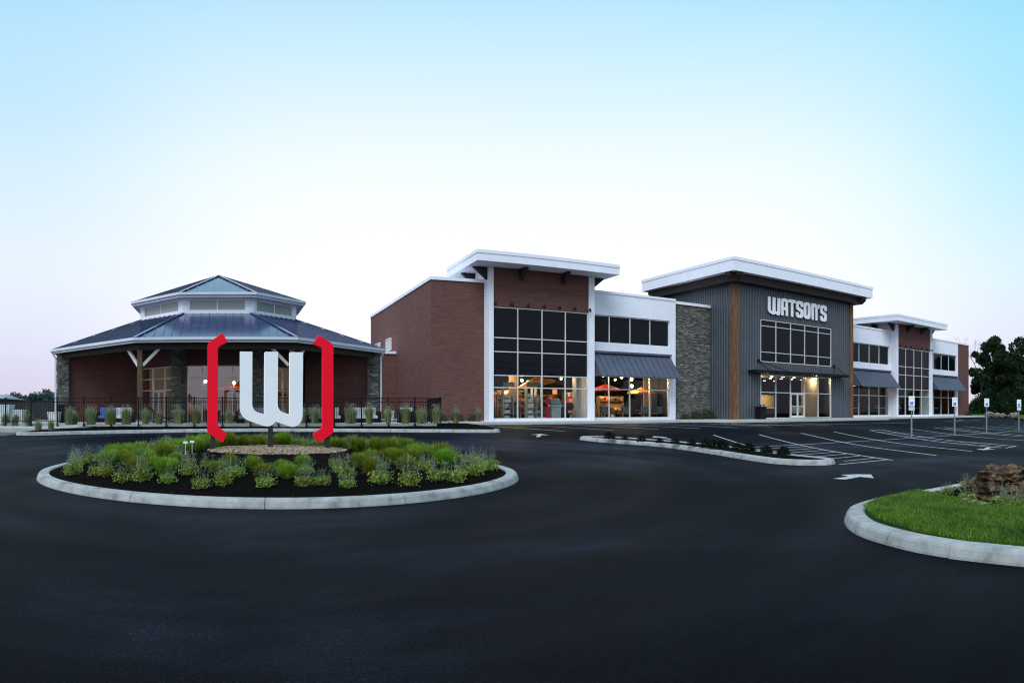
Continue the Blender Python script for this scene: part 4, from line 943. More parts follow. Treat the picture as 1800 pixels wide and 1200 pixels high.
for x, y, extra, lb in ss:
    g = gz(y); o = thing('parking_sign', (x, y, g), lb, 'parking sign', 'accessible parking signs')
    MB().tube((x, y, g - .05), (x, y, g + .95), .05, n=10).lathe((x, y, g + .95), [(.05, 0), (.028, .05)], 10).build('sleeve', 'galvanised', o, smooth=False)
    MB().box(x - .025, x + .025, y - .02, y + .02, g + 1.0, g + 2.2).build('post', 'galvanised', o)
    # the plates face the rows: turned a little to the left
    Z1, Z0 = g + 2.28, g + 1.74
    pn = MB().box(x - .17, x + .17, y - .034, y - .026, Z0, Z1).build('sign_panel', 'sign_white', o)
    MB().box(x - .09, x + .09, y - .0385, y - .0345, Z0 + .06, Z0 + .24).build('blue_field', 'sign_blue', pn)
    MB().box(x - .13, x + .13, y - .037, y - .0345, Z1 - .10, Z1 - .07).box(x - .13, x + .13, y - .037, y - .0345, Z1 - .17, Z1 - .14).build('lettering_bar', 'sign_green', pn)
    wheelchair(x, y - .0385, Z0 + .15, .16, pn)
    if extra: MB().box(x - .17, x + .17, y - .033, y - .025, Z0 - .24, Z0 - .05).build('lower_plate', 'sign_green', o)
    # face the drive
    o.rotation_euler = (0, 0, -R(38))
# rubbish bin at the entrance
o = thing('litter_bin', (38.75, 39.4, FL), 'black square litter bin left of the entrance', 'bin')
MB().box(38.42, 39.08, 39.07, 39.73, FL, FL + .95).build('bin_body', 'black_metal', o, bevel=.03)
MB().box(38.38, 39.12, 39.03, 39.77, FL + .952, FL + 1.03).build('bin_rim', 'black_metal', o); MB().box(38.55, 38.95, 39.2, 39.6, FL + 1.16, FL + 1.21).box(38.56, 38.60, 39.22, 39.26, FL + 1.03, FL + 1.16).box(38.90, 38.94, 39.22, 39.26, FL + 1.03, FL + 1.16).build('ash_hood', 'black_metal', o)
o = MB().box(43.4, 45.4, 38.2, 39.4, FL + .002, FL + .014).build('door_mat', 'black_metal'); tag(o, 'dark flat mat on the pavement before the doors', 'mat')

# ================================================================== things on show indoors
def light_at(name, loc, e, col=(1, .72, .42), r=.08, parent=None):
    l = bpy.data.lights.new(name, 'POINT'); l.energy = e; l.color = col; l.shadow_soft_size = r; o = bpy.data.objects.new(name, l); COL.objects.link(o); o.location = loc
    if parent: o.parent = parent
    return o
def pendant(x, y, z, ztop, label, group, r=.11, e=0):
    o = thing('pendant_lamp', (x, y, z), label, 'lamp', group)
    MB().tube((x, y, z + r), (x, y, ztop), .012, n=5).build('cord', 'black_metal', o)
    MB().lathe((x, y, z), [(.02, -r), (r * .7, -r * .7), (r, 0), (r * .7, r * .7), (.03, r)], 12).build('globe', 'bulb', o, smooth=True)
    if e: light_at('lamp_light', (0, 0, -r - .12), e, parent=o)
LG = 'glowing pendant globes over the shop floor'
for x, y, z, r, e in ((18.9, 43.6, 4.22, .14, 120), (20.7, 45.5, 3.75, .11, 110), (21.7, 46.6, 3.7, .10, 0), (23.6, 44.6, 4.15, .10, 100), (23.9, 45.4, 4.2, .09, 0), (24.1, 45.8, 3.95, .09, 0), (18.2, 45.8, 4.55, .09, 0), (17.5, 46.2, 4.3, .08, 0)):
    pendant(x, y, z, 5.15, 'glowing warm globe lamp behind the nearer tall glazing', LG, r, e)
for x, y, z, r, e in ((25.5, 44.0, 4.15, .15, 130), (27.6, 45.4, 4.25, .10, 0), (28.9, 44.8, 4.15, .13, 120), (29.5, 45.6, 4.3, .11, 0), (29.9, 44.9, 4.0, .13, 0), (30.2, 45.5, 4.1, .13, 140), (30.6, 45.9, 4.35, .10, 0), (29.2, 46.2, 4.0, .09, 0), (28.2, 46.5, 4.4, .09, 0), (29.6, 44.4, 3.45, .13, 70)):
    pendant(x, y, z, 5.15, 'glowing warm globe lamp behind the window under the first awning', LG, r, e)
o = thing('amber_lamp', (58.2, 45.2, 4.2), 'orange glowing lamp behind the window right of the tower', 'lamp')
MB().lathe((58.2, 45.2, 4.2), [(.06, .22), (.42, 0), (.36, -.04)], 14).build('shade', 'lamp_amber', o); MB().tube((58.2, 45.2, 4.4), (58.2, 45.2, 5.15), .015, n=5).build('cord', 'black_metal', o)
light_at('lamp_light', (0, 0, -.3), 22, (1, .5, .2), parent=o)
k = 0
for ry, z in ((42.3, 4.55), (45.0, 4.55), (49.0, 4.55)):
    for i in range(8):
        x = 38.6 + i * 1.45 + (.4 if ry > 43 else 0)
        x += (ry - 42.3) * .8
        if x > 51: continue
        d = MB().lathe((x, ry, z), [(.13, -.03), (.13, 0)], 12).build('ceiling_light', 'downlight'); tag(d, 'small round ceiling light inside the entrance', 'ceiling light', 'ceiling lights inside the entrance')
for x, y in ((17.4, 44.0), (18.0, 47.0), (19.6, 47.5), (22.6, 47.4), (25.9, 46.9), (27.2, 46.6), (53.0, 45.0), (55.6, 44.6)):
    d = MB().lathe((x, y, 5.13), [(.11, -.03), (.11, 0)], 10).build('ceiling_light', 'downlight'); tag(d, 'small round ceiling light over the shop floor', 'ceiling light', 'ceiling lights over the shop floor')
# the lamps' own light in the entrance hall
hall = thing('wall_washer', (47.7, 41.3, 4.42), 'recessed lamp shining down the tan round column in the entrance', 'lamp'); MB().lathe((47.7, 41.3, 4.42), [(.10, .12), (.13, 0), (.10, .01)], 12).build('rim', 'downlight', hall); light_at('lamp_light', (0, 0, -.2), 90, (1, .82, .55), parent=hall)
hall = thing('wall_washer', (43.4, 44.4, 4.42), 'recessed lamp left in the entrance hall', 'lamp'); MB().lathe((43.4, 44.4, 4.42), [(.10, .12), (.13, 0), (.10, .01)], 12).build('rim', 'downlight', hall); light_at('lamp_light', (0, 0, -.2), 160, (1, .80, .5), parent=hall)
def umbrella(x, y, z, rad, h, mat, label, tilt=0, gp='market umbrellas on show'):
    o = thing('patio_umbrella', (x, y, z), label, 'umbrella', gp); n = 8; mb = MB(); top = (x, y, z + h)
    vs = [top] + [(x + rad * math.cos(6.2832 * i / n), y + rad * math.sin(6.2832 * i / n), z + h - rad * .34) for i in range(n)] + [(x + rad * math.cos(6.2832 * i / n), y + rad * math.sin(6.2832 * i / n), z + h - rad * .34 - .12) for i in range(n)]
    mb.add(vs, [(0, 1 + i, 1 + (i + 1) % n) for i in range(n)] + [(1 + i, 9 + i, 9 + (i + 1) % n, 1 + (i + 1) % n) for i in range(n)]); mb.build('canopy', mat, o)
    MB().tube((x, y, z + .1), (x, y, z + h + .08), .022, n=8).build('pole', 'wood_tan', o); MB().lathe((x, y, z), [(.26, 0), (.26, .06), (.06, .12)], 14).build('base', 'black_metal', o)
    return o
umbrella(27.3, 44.6, FL, 1.25, 2.75, 'cloth_red', 'red patio umbrella behind the window under the first awning')
umbrella(30.9, 45.0, FL, 1.15, 2.55, 'cloth_orange', 'cream and orange patio umbrella beside the tan partition')
umbrella(17.9, 46.6, FL, 1.3, 2.45, 'cloth_orange', 'orange patio umbrella deep behind the nearer tall glazing')
umbrella(22.3, 45.2, FL, 1.5, 3.25, 'cloth_orange', 'large lit orange umbrella leaning behind the nearer tall glazing').rotation_euler = (0, -.22, 0)
def chair(x, y, z, rz, mat, label, gp='shop chairs'):
    o = thing('chair', (x, y, z), label, 'chair', gp); s = .25
    for a in (-s, s):
        for b in (-s, s): MB().box(x + a - .02, x + a + .02, y + b - .02, y + b + .02, z, z + (.45 if b < 0 else .95)).build('leg', 'black_metal', o)
    MB().box(x - .28, x + .28, y - .28, y + .22, z + .42, z + .52).build('seat', mat, o, bevel=.02); MB().box(x - .28, x + .28, y + .20, y + .28, z + .52, z + 1.0).build('backrest', mat, o, bevel=.02)
    o.rotation_euler = (0, 0, rz); return o
def table(x, y, z, w, d, h, label, mat='wood_tan'):
    o = thing('table', (x, y, z), label, 'table', 'shop tables'); MB().box(x - w / 2, x + w / 2, y - d / 2, y + d / 2, z + h - .05, z + h).build('tabletop', mat, o)
    for a in (-1, 1):
        for b in (-1, 1): MB().box(x + a * (w / 2 - .06) - .03, x + a * (w / 2 - .06) + .03, y + b * (d / 2 - .06) - .03, y + b * (d / 2 - .06) + .03, z, z + h - .05).build('leg', 'black_metal', o)
    return o
F2 = FL + .013
table(27.4, 43.9, F2, 1.5, .9, .74, 'dark patio table under the red umbrella', 'cloth_teal'); table(30.8, 44.2, F2, 1.4, .9, .74, 'dark patio table under the orange umbrella', 'cloth_teal'); table(18.3, 43.6, F2, 1.4, .7, 1.02, 'tall timber bar table behind the nearer tall glazing')
for i, (x, y, rz, m_) in enumerate(((25.7, 43.8, .2, 'cloth_teal'), (26.5, 43.4, 2.9, 'cloth_teal'), (28.3, 43.5, 3.3, 'cloth_teal'), (28.9, 44.3, -.6, 'cloth_teal'), (30.1, 43.5, 3.0, 'cloth_teal'), (31.5, 43.6, 3.4, 'cloth_teal'))):
    chair(x, y, F2, rz, m_, 'dark patio chair behind the window under the first awning')
for x, y, rz in ((23.1, 43.6, 3.1), (23.6, 44.4, .3)): chair(x, y, F2, rz, 'black_metal', 'black chair behind the right column of the nearer tall glazing', 'black chairs')
for x, y, rz, m_, l in ((45.4, 41.9, 2.6, 'cloth_cream', 'cream lounge chair right of the entrance doors'), (46.1, 42.2, 3.4, 'cloth_cream', 'cream lounge chair before the tan column'), (41.9, 43.2, .4, 'black_metal', 'black chair left of the entrance doors')): chair(x, y, F2, rz, m_, l, 'entrance chairs')
def rack(x, y, label, n=5, w=.75):
    o = thing('display_rack', (x, y, F2), label, 'display rack', 'display racks'); z1 = 2.35
    for a in (-w / 2, w / 2): MB().box(x + a - .02, x + a + .02, y - .2, y + .2, F2, F2 + z1).build('upright', 'steel', o)
    for k in range(n): MB().box(x - w / 2 + .021, x + w / 2 - .021, y - .2, y + .2, F2 + .12 + k * .38, F2 + .15 + k * .38).build('shelf', 'steel', o)
    MB().box(x - w / 2 - .05, x + w / 2 + .05, y - .22, y - .19, F2 + z1 + .002, F2 + z1 + .3).build('header', 'box_grey', o)
    r = random.Random(int(x * 10))
    for k in range(n):
        b = MB().box(x - w * .38, x - w * .38 + r.uniform(.24, .5), y - .15, y + .15, F2 + .152 + k * .38, F2 + .152 + k * .38 + r.uniform(.16, .26)).build('boxed_goods', 'box_white'); tag(b, 'white boxed goods on a rack shelf behind the nearer tall glazing', 'box', 'boxes on the display racks')
rack(20.25, 43.0, 'steel rack of white boxes with a dark header, left of the red dispenser'); rack(18.65, 43.4, 'steel rack of white boxes by the second mullion'); rack(19.95 + 1.05, 43.6, 'steel rack of white boxes next to the red dispenser')
o = thing('dispenser', (21.35, 42.6, F2), 'tall red dispenser with a white label behind the nearer tall glazing', 'dispenser')
MB().lathe((21.35, 42.6, F2), [(.17, 0), (.17, .95)], 16).build('body', 'dispenser_red', o, smooth=False); MB().lathe((21.35, 42.6, F2), [(.175, .951), (.175, 1.10)], 16).build('band', 'black_metal', o)
MB().lathe((21.35, 42.6, F2), [(.17, 1.101), (.17, 1.52), (.12, 1.58), (.04, 1.64)], 16).build('head', 'dispenser_red', o); MB().box(21.28, 21.44, 42.405, 42.42, F2 + .97, F2 + 1.09).build('label_plate', 'box_white', o)
o = thing('grill', (22.05, 42.9, F2), 'pale steel barbecue grill with a dark hood', 'grill')
MB().box(21.68, 22.42, 42.6, 43.2, F2 + .08, F2 + .95).build('cabinet', 'steel', o, bevel=.01); MB().box(21.6, 22.5, 42.55, 43.25, F2 + .951, F2 + 1.10).build('shelf', 'steel', o)
mb = MB()
vs = [(21.66 + .78 * i, 42.9 + .3 * math.cos(a), F2 + 1.101 + .42 * math.sin(a)) for i in (0, 1) for a in [math.pi * j / 8 for j in range(9)]]
mb.add(vs, [tuple(range(9)), tuple(range(9, 18))[::-1]] + [(j, j + 1, 10 + j, 9 + j) for j in range(8)] + [(0, 9, 17, 8)]); mb.build('hood', 'box_grey', o)
MB().tube((21.75, 42.56, F2 + 1.22), (22.35, 42.56, F2 + 1.22), .016, n=6).build('handle', 'steel', o)
o = thing('barbecue', (23.2, 42.75, F2), 'black kettle barbecue on a stand behind the right column of glazing', 'barbecue')
MB().lathe((23.2, 42.75, F2 + .7), [(.05, 0), (.24, .1), (.3, .3), (.24, .48), (.05, .56)], 16).build('kettle', 'black_metal', o, smooth=True)
for a in (0, 2.1, 4.2): MB().tube((23.2 + .1 * math.cos(a), 42.75 + .1 * math.sin(a), F2 + .75), (23.2 + .28 * math.cos(a), 42.75 + .28 * math.sin(a), F2), .015, n=6).build('leg', 'black_metal', o)
for x, y, z, w, h, m_, l in ((19.55, 44.4, 2.2, .75, 2.2, 'wood_tan', 'hanging timber panel behind the second column of glazing'), (17.95, 45.0, 3.95, .85, .85, 'wood_tan', 'timber shield-shaped board hung behind the first column of glazing'), (23.05, 44.8, 2.75, .35, .35, 'sign_orange', 'small lit orange square sign behind the right column of glazing'), (25.75, 44.6, 2.6, .42, .62, 'sign_orange', 'lit orange panel left of the red umbrella'), (32.0, 44.0, F2 + .02, .55, 2.0, 'black_metal', 'dark tall cabinet by the right edge of the first awning window')):
    d = 12
    if 'shield' in l:
        b = plate('hanging_board', [roundpoly([(-w / 2, 0), (-w / 2, -h * .6, .1), (0, -h), (w / 2, -h * .6, .1), (w / 2, 0)])], .05, m_, None, (x, y, z + h))
    else: b = MB().box(x - w / 2, x + w / 2, y - .03, y + .03, z, z + h).build('hanging_board', m_)
    tag(b, l, 'board')
for x, y, w, l in ((56.5, 44.9, 4.2, 'long pale counter behind the window right of the tower'), (65.0, 45.2, 4.6, 'long pale counter behind the farther tall glazing'), (73.6, 45.2, 4.6, 'long pale counter behind the farthest window'), (44.6, 45.4, 3.0, 'lit counter deep in the entrance hall')):
    o = thing('counter', (x, y, F2), l, 'counter', 'shop counters'); MB().box(x - w / 2, x + w / 2, y - .3, y + .3, F2, F2 + .9).build('counter_body', 'interior_dark', o); MB().box(x - w / 2 - .05, x + w / 2 + .05, y - .35, y + .35, F2 + .901, F2 + .98).build('countertop', 'box_white', o)
light_at('lamp_light', (45.5, 44.9, 2.6), 60, (1, .74, .42))
o = thing('round_stool', (40.6, 41.6, F2), 'dark red round-backed seat left of the entrance doors', 'seat'); MB().lathe((40.6, 41.6, F2), [(.3, 0), (.3, .06), (.05, .1), (.05, .4), (.34, .44), (.34, .52)], 18).build('seat', 'cloth_red', o)
mb = MB(); mb.tube((40.6, 41.86, F2 + .95), (40.6, 41.93, F2 + .95), .42, n=24); mb.build('round_back', 'cloth_red', o)
for x, m_ in ((62.9, 'wood_tan'), (66.1, 'cloth_yellow'), (66.9, 'box_white')): tag(MB().box(x - .22, x + .22, 45.0, 45.4, F2 + .982, F2 + 1.35).build('carton', m_, bevel=.01), {'wood_tan': 'brown carton on the counter behind the farther tall glazing', 'cloth_yellow': 'yellow carton on the counter behind the farther tall glazing', 'box_white': 'white carton on the counter behind the farther tall glazing'}[m_], 'box')
# rows of stocked timber shelving deep in the shop
def shelving(x, y, w, h, label, seed):
    r = random.Random(seed); o = thing('shelving_unit', (x, y, F2), label, 'shelving', 'stocked shelving deep in the shop')
    MB().box(x - w / 2, x + w / 2, y + .22, y + .26, F2, F2 + h).build('back_panel', 'wood_tan', o)
    for s in (-1, 1): MB().box(x + s * w / 2 - .03, x + s * w / 2 + .03, y - .2, y + .215, F2, F2 + h).build('side_panel', 'wood_tan', o)
    n = int(h / .42); g = {m_: MB() for m_ in ('box_white', 'cloth_orange', 'cloth_teal', 'cloth_red', 'black_metal', 'cloth_cream')}
    for k in range(n):
        z = F2 + .06 + k * h / n; MB().box(x - w / 2 + .035, x + w / 2 - .035, y - .2, y + .21, z, z + .03).build('shelf', 'wood_tan', o); u = x - w / 2 + .07
        while u < x + w / 2 - .2:
            b = r.uniform(.10, .32); g[r.choice(list(g))].box(u, min(u + b, x + w / 2 - .05), y - .16, y + .16, z + .032, z + .032 + r.uniform(.1, .30)); u += b + r.uniform(.01, .12)
    for m_, mb in g.items():
        if mb.v: tag(mb.build('stock', m_, o), kind='stuff')
for i, (x, y, w, h) in enumerate(((18.6, 48.6, 2.4, 2.1), (21.6, 49.4, 2.6, 2.3), (24.6, 50.0, 2.6, 2.0), (27.6, 49.6, 2.6, 2.2), (30.6, 49.2, 2.4, 1.9), (23.0, 46.6, 1.6, 1.4), (27.0, 47.3, 1.8, 1.3), (20.0, 46.0, 1.4, 1.5), (29.6, 47.2, 1.6, 1.2))):
    shelving(x, y, w, h, ['timber shelving of goods behind the first column of glazing', 'timber shelving of goods behind the second column of glazing', 'timber shelving of goods behind the third column of glazing', 'timber shelving of goods deep behind the first awning window', 'timber shelving of goods behind the orange umbrella', 'low stocked shelf near the dispenser', 'low stocked shelf left of the red umbrella', 'low stocked shelf by the timber panel', 'low stocked shelf between the two umbrellas'][i], 200 + i)
for i, (x, y, z) in enumerate(((18.5, 48.2, 3.2), (21.5, 49.0, 3.3), (27.5, 49.2, 3.3), (30.2, 48.8, 3.2))):
    pendant(x, y, z, 5.15, 'small amber lamp over the stocked shelving deep in the shop', 'lamps over the shelving', .10, 75)
for i, (x, y, z) in enumerate(((56.6, 44.4, 3.4), (65.2, 44.6, 3.6), (73.8, 44.6, 3.4))):  # lamps added to light the dark right-hand rooms faintly
    pendant(x, y, z, 5.15, ['small added globe lamp over the counter right of the tower', 'small added globe lamp over the counter behind the farther tall glazing', 'small added globe lamp over the counter behind the farthest window'][i], 'added lamps over the counters', .07, 14)
# pavilion room
umbrella(.25, 41.6, PZ + .013, 1.15, 2.35, 'cloth_red', 'red umbrella inside the pavilion, left of the white letter', gp='pavilion umbrellas'); umbrella(2.6, 42.4, PZ + .013, .9, 2.0, 'cloth_red', 'red umbrella inside the pavilion, right of the white letter', gp='pavilion umbrellas')
for x, y, z, e in ((-1.5, 41.0, 3.3, 35), (.2, 40.8, 3.2, 0), (1.1, 41.5, 3.25, 30), (-3.0, 42.5, 3.2, 30), (2.9, 42.9, 3.2, 25)): pendant(x, y, z, 6.6, 'glowing warm globe lamp inside the pavilion', 'pavilion pendant globes', .10, e)
for x, y, rz, m_, l in ((-3.1, 41.3, .3, 'cloth_yellow', 'yellow armchair by the pavilion doors'), (-2.4, 41.6, -.2, 'cloth_yellow', 'yellow armchair farther from the pavilion doors'), (.9, 40.6, .1, 'wood_tan', 'timber chair behind the pavilion front window'), (2.9, 41.6, .4, 'cloth_yellow', 'yellow chair under the right-hand pavilion umbrella'), (.1, 40.2, 3.0, 'cloth_red', 'red chair behind the pavilion front window')): chair(x, y, PZ + .013, rz, m_, l, 'pavilion chairs')
# ------------------------------------------------------------------ patio furniture behind the fence
def planter(x, y, w, h, mat, label, gp):
    o = thing('planter', (x, y, .88), label, 'planter', gp); a, b = w * .42, w / 2
    MB().add([(x - a, y - a, .88), (x + a, y - a, .88), (x + a, y + a, .88), (x - a, y + a, .88), (x - b, y - b, .88 + h), (x + b, y - b, .88 + h), (x + b, y + b, .88 + h), (x - b, y + b, .88 + h)], [(0, 3, 2, 1), (0, 1, 5, 4), (1, 2, 6, 5), (2, 3, 7, 6), (3, 0, 4, 7), (4, 5, 6, 7)]).build('tub', mat, o)
    MB().box(x - b - .02, x + b + .02, y - b - .02, y + b + .02, .882 + h, .93 + h).build('rim', mat, o); return o
WP, BP = 'white planters behind the fence', 'black planters behind the fence'
planter(-12.3, 35.6, 1.0, .95, 'planter_white', 'tall white planter at the left edge behind the fence', WP); planter(-11.5, 35.7, .75, .68, 'planter_white', 'lower white planter second from the left edge', WP)
planter(-9.55, 36.2, .62, .55, 'planter_white', 'small white planter left of the downpipe', WP); planter(10.0, 38.0, .6, .8, 'planter_white', 'tapered white planter by the right end of the fence', WP); planter(8.9, 37.6, .45, .6, 'planter_white', 'slim white planter right of the right downpipe', WP)
planter(-9.1, 36.9, .8, .95, 'black_metal', 'tall black planter left of the downpipe', BP); planter(-.95, 36.0, .72, .62, 'black_metal', 'black planter left of the red bracket', BP); planter(9.4, 36.4, .62, .7, 'black_metal', 'black planter by the brick end wall', BP); planter(9.9, 36.2, .5, .6, 'black_metal', 'smaller black planter by the brick end wall', BP)
def sofa(x, y, w, mat, label, gp='patio sofas'):
    o = thing('patio_sofa', (x, y, .88), label, 'sofa', gp); z = .88
    MB().box(x - w / 2, x + w / 2, y - .4, y + .4, z, z + .22).build('frame', 'black_metal', o); n = max(2, int(w / .7))
    for i in range(n):
        a = x - w / 2 + .06 + (w - .12) * i / n; b = a + (w - .12) / n - .02
        MB().box(a, b, y - .38, y + .2, z + .222, z + .40).build('seat_cushion', mat[i % len(mat)], o, bevel=.03); MB().box(a, b, y + .21, y + .38, z + .222, z + .85).build('back_cushion', mat[i % len(mat)], o, bevel=.03)
    for s in (-1, 1): MB().box(x + s * (w / 2 + .05) - .05, x + s * (w / 2 + .05) + .05, y - .4, y + .4, z, z + .62).build('armrest', 'black_metal', o)
sofa(-6.6, 38.8, 2.0, ['cloth_blue', 'box_white', 'cloth_red'], 'patio sofa with blue, white and red cushions by the left brick wall')
sofa(5.2, 37.6, 1.9, ['box_grey', 'interior_pale'], 'grey patio sofa right of the red bracket'); sofa(7.6, 38.0, 1.5, ['interior_pale'], 'pale patio sofa by the right stone pier'); sofa(1.2, 36.8, 1.6, ['box_grey'], 'dark grey patio sofa behind the white letter')
def lounger(x, y, rz, label):
    o = thing('lounger', (x, y, .88), label, 'lounger', 'black loungers'); z = .88; pr = [(-.95, .30), (-.1, .26), (.35, .42), (.95, 1.0)]
    mb = MB()
    for a, b in zip(pr, pr[1:]): mb.bar((x + a[0], y, z + a[1]), (x + b[0], y, z + b[1]), .62, .05)
    mb.build('bed', 'black_metal', o)
    for a, zz in ((-.85, .28), (.1, .28), (.55, .58)): [MB().box(x + a - .02, x + a + .02, y + q - .02, y + q + .02, z, z + zz).build('leg', 'black_metal', o) for q in (-.28, .28)]
    o.rotation_euler = (0, 0, rz)
lounger(-3.6, 37.0, math.pi, 'black lounger with raised back by the left porch post'); lounger(3.9, 36.2, 0, 'black lounger between the white letter and the red bracket')
# dark screen wall and buildings at the far left
o = thing('screen_fence', (-15, 46, .7), 'dark board screen fence at the far left', 'fence')
for k in range(46): MB().box(-26 + .30 * k, -26 + .30 * k + .28, 46, 46.05, .68, 2.15).build('board', 'board_dark', o)
MB().box(-26, -12.2, 46.055, 46.12, 1.9, 2.0).build('rail', 'board_dark', o)
o = thing('far_building', (-78, 210, .73), 'low grey building far away at the left edge', 'building')
MB().box(-96, -71, 205, 225, .73, 5.0).build('wall', 'interior_dark', o); MB().add([(-97, 204, 5.0), (-70, 204, 5.0), (-70, 226, 5.0), (-97, 226, 5.0), (-97, 215, 6.6), (-73, 215, 6.6)], [(0, 1, 5, 4), (2, 3, 4, 5), (1, 2, 5), (3, 0, 4), (0, 3, 2, 1)]).build('roof', 'box_grey', o)

# ================================================================== planting
def leafset(P, D, L, W, seed=0):
    """diamond leaves at P pointing along D"""
    r = np.random.default_rng(seed); n = len(P); D = D / np.maximum(1e-6, np.linalg.norm(D, axis=1, keepdims=True))
    A = np.cross(D, r.normal(size=(n, 3))); A /= np.maximum(1e-6, np.linalg.norm(A, axis=1, keepdims=True))
    L = L * r.uniform(.6, 1.3, (n, 1)); W = W * r.uniform(.7, 1.2, (n, 1))
    V = np.stack([P, P + D * L * .5 + A * W * .5, P + D * L, P + D * L * .5 - A * W * .5], 1).reshape(-1, 3)
    return V, np.arange(n * 4).reshape(-1, 4)
def join_q(parts):
    """parts: (V, Q, material index)"""
    Vs, Qs, Ms, o = [], [], [], 0
    for V, Q, k in parts:
        if Q.shape[1] == 3: Q = np.concatenate([Q, Q[:, 2:3]], 1)
        Vs.append(V); Qs.append(Q + o); Ms.append(np.full(len(Q), k)); o += len(V)
    return np.concatenate(Vs), np.concatenate(Qs), np.concatenate(Ms)
def mixed_mesh(name, parts, mats):
    V = np.concatenate([p[0] for p in parts]); me = bpy.data.meshes.new(name); o = 0; ls = []; st = []; mi = []; c = 0
    for v, q, k in parts:
        ls.append((q + o).ravel()); st.append(c + np.arange(len(q)) * q.shape[1]); c += q.size; mi.append(np.full(len(q), k)); o += len(v)
    ls = np.concatenate(ls); st = np.concatenate(st); mi = np.concatenate(mi)
    me.vertices.add(len(V)); me.vertices.foreach_set('co', V.astype(np.float32).ravel()); me.loops.add(len(ls)); me.loops.foreach_set('vertex_index', ls.astype(np.int32))
    me.polygons.add(len(st)); me.polygons.foreach_set('loop_start', st.astype(np.int32))
    for m_ in mats: me.materials.append(MAT[m_])
    me.polygons.foreach_set('material_index', mi.astype(np.int32)); me.update(calc_edges=True); me.validate(); return me
def feather_mesh(seed, h=.40, n=900, spread=.20):
    """soft mound of hair-fine blades"""
    r = np.random.default_rng(seed); a = r.uniform(0, 6.283, n); q = np.sqrt(r.uniform(0, 1, n)) * spread * .45
    P = np.stack([q * np.cos(a), q * np.sin(a), np.zeros(n)], -1); el = r.uniform(.15, 1.0, n); hh = h * r.uniform(.45, 1.05, n)
    out = spread * 1.25 * el; dx, dy = np.cos(a + r.normal(0, .5, n)), np.sin(a + r.normal(0, .5, n))
    w = .0042; rows = []
    for f, wf in ((0, 1), (.5, .9), (.85, .6), (1, .1)):
        c = P + np.stack([dx * out * f ** 1.7, dy * out * f ** 1.7, hh * (f - .38 * el * f ** 3)], -1); t = np.stack([-dy, dx, 0 * dx], -1) * w * wf; rows += [c - t, c + t]
    V = np.stack(rows, 1).reshape(-1, 3); k = (np.arange(n) * 8)[:, None]
    Q = np.concatenate([k + np.array([[0, 1, 3, 2]]), k + np.array([[2, 3, 5, 4]]), k + np.array([[4, 5, 7, 6]])])
    ln = 500; la = r.uniform(0, 6.283, ln); lr = np.sqrt(r.uniform(0, 1, ln)) * spread; lz = h * .75 * (1 - .6 * (lr / spread) ** 2) * r.uniform(.25, 1.05, ln)
    LV, LQ = leafset(np.stack([lr * np.cos(la), lr * np.sin(la), lz], -1), r.normal(size=(ln, 3)) + np.array([0, 0, .9]), .05, .012, seed)
    return mixed_mesh('feather_plant', [(V, Q, 0), (LV, LQ, 0)], ['leaf_feather'])
def sage_mesh(seed, h=.40, stems=34, spread=.22):
    """bushy clump: leafy base, upright grey-green stems, lavender tips"""
    r = np.random.default_rng(seed); S_, T_, U_, SD, TD, UD = [], [], [], [], [], []
    for _ in range(stems):
        a = r.uniform(0, 6.283); o = r.uniform(.1, 1); hh = h * r.uniform(.5, 1.15) * (1 - .25 * o); bx, by = .05 * math.cos(a), .05 * math.sin(a); ex, ey = spread * o * math.cos(a), spread * o * math.sin(a)
        m_ = int(hh / .018)
        for i in range(m_):
            f = i / m_; p = (bx + (ex - bx) * f ** 1.3, by + (ey - by) * f ** 1.3, hh * f); d = r.normal(size=3) * .8 + np.array([math.cos(a) * .4, math.sin(a) * .4, .5])
            if f < .45: T_ += [p] * 2; TD += [d, r.normal(size=3) + np.array([0, 0, .4])]
            elif f < .80 or r.uniform() < .45: S_.append(p); SD.append(d)
            else: U_.append(p); UD.append(d * .5 + np.array([0, 0, 1.0]))
    nb = 220; la = r.uniform(0, 6.283, nb); lr = np.sqrt(r.uniform(0, 1, nb)) * spread * .85; T_ += [(x, y, z) for x, y, z in zip(lr * np.cos(la), lr * np.sin(la), r.uniform(.01, h * .42, nb))]; TD += list(r.normal(size=(nb, 3)) + np.array([0, 0, .5]))
    parts = [(*leafset(np.array(T_), np.array(TD), .042, .022, seed), 0), (*leafset(np.array(S_), np.array(SD), .034, .014, seed + 1), 1)]
    if U_: parts.append((*leafset(np.array(U_), np.array(UD), .028, .010, seed + 2), 2))
    return mixed_mesh('sage_plant', parts, ['leaf_sage_base', 'leaf_sage', 'flower_lavender'])
FE = [feather_mesh(10 + i, .36 + .03 * i) for i in range(4)]; SA = [sage_mesh(30 + i, .36 + .03 * i) for i in range(5)]
used = []
def put(x, y, kind, s, label, group):
    me = (FE if kind == 'f' else SA)[random.randrange(4)]
    o = link('feather_clump' if kind == 'f' else 'sage_plant', me, (x, y, mound(x, y) - .012), None, random.uniform(0, 6.28), (s * random.uniform(.92, 1.1), s * random.uniform(.92, 1.1), s * random.uniform(.85, 1.15)))
    tag(o, label, 'plant', group); used.append((x, y))
def free(x, y, d): return all((x - a) ** 2 + (y - b) ** 2 > d * d for a, b in used)
def where(x, y):
    if y > CY + 1.2: return ('behind the gravel, left of the white letter' if x < CX - .9 else 'behind the gravel, right of the white letter' if x > CX + .9 else 'straight behind the white letter')
    if x < CX - 1.9: return 'at the left end of the round island' if x < CX - 3.4 else 'left of the gravel on the round island'
    if x > CX + 1.9: return 'at the right end of the round island' if x > CX + 3.4 else 'right of the gravel on the round island'
    return 'between the gravel and the near kerb'
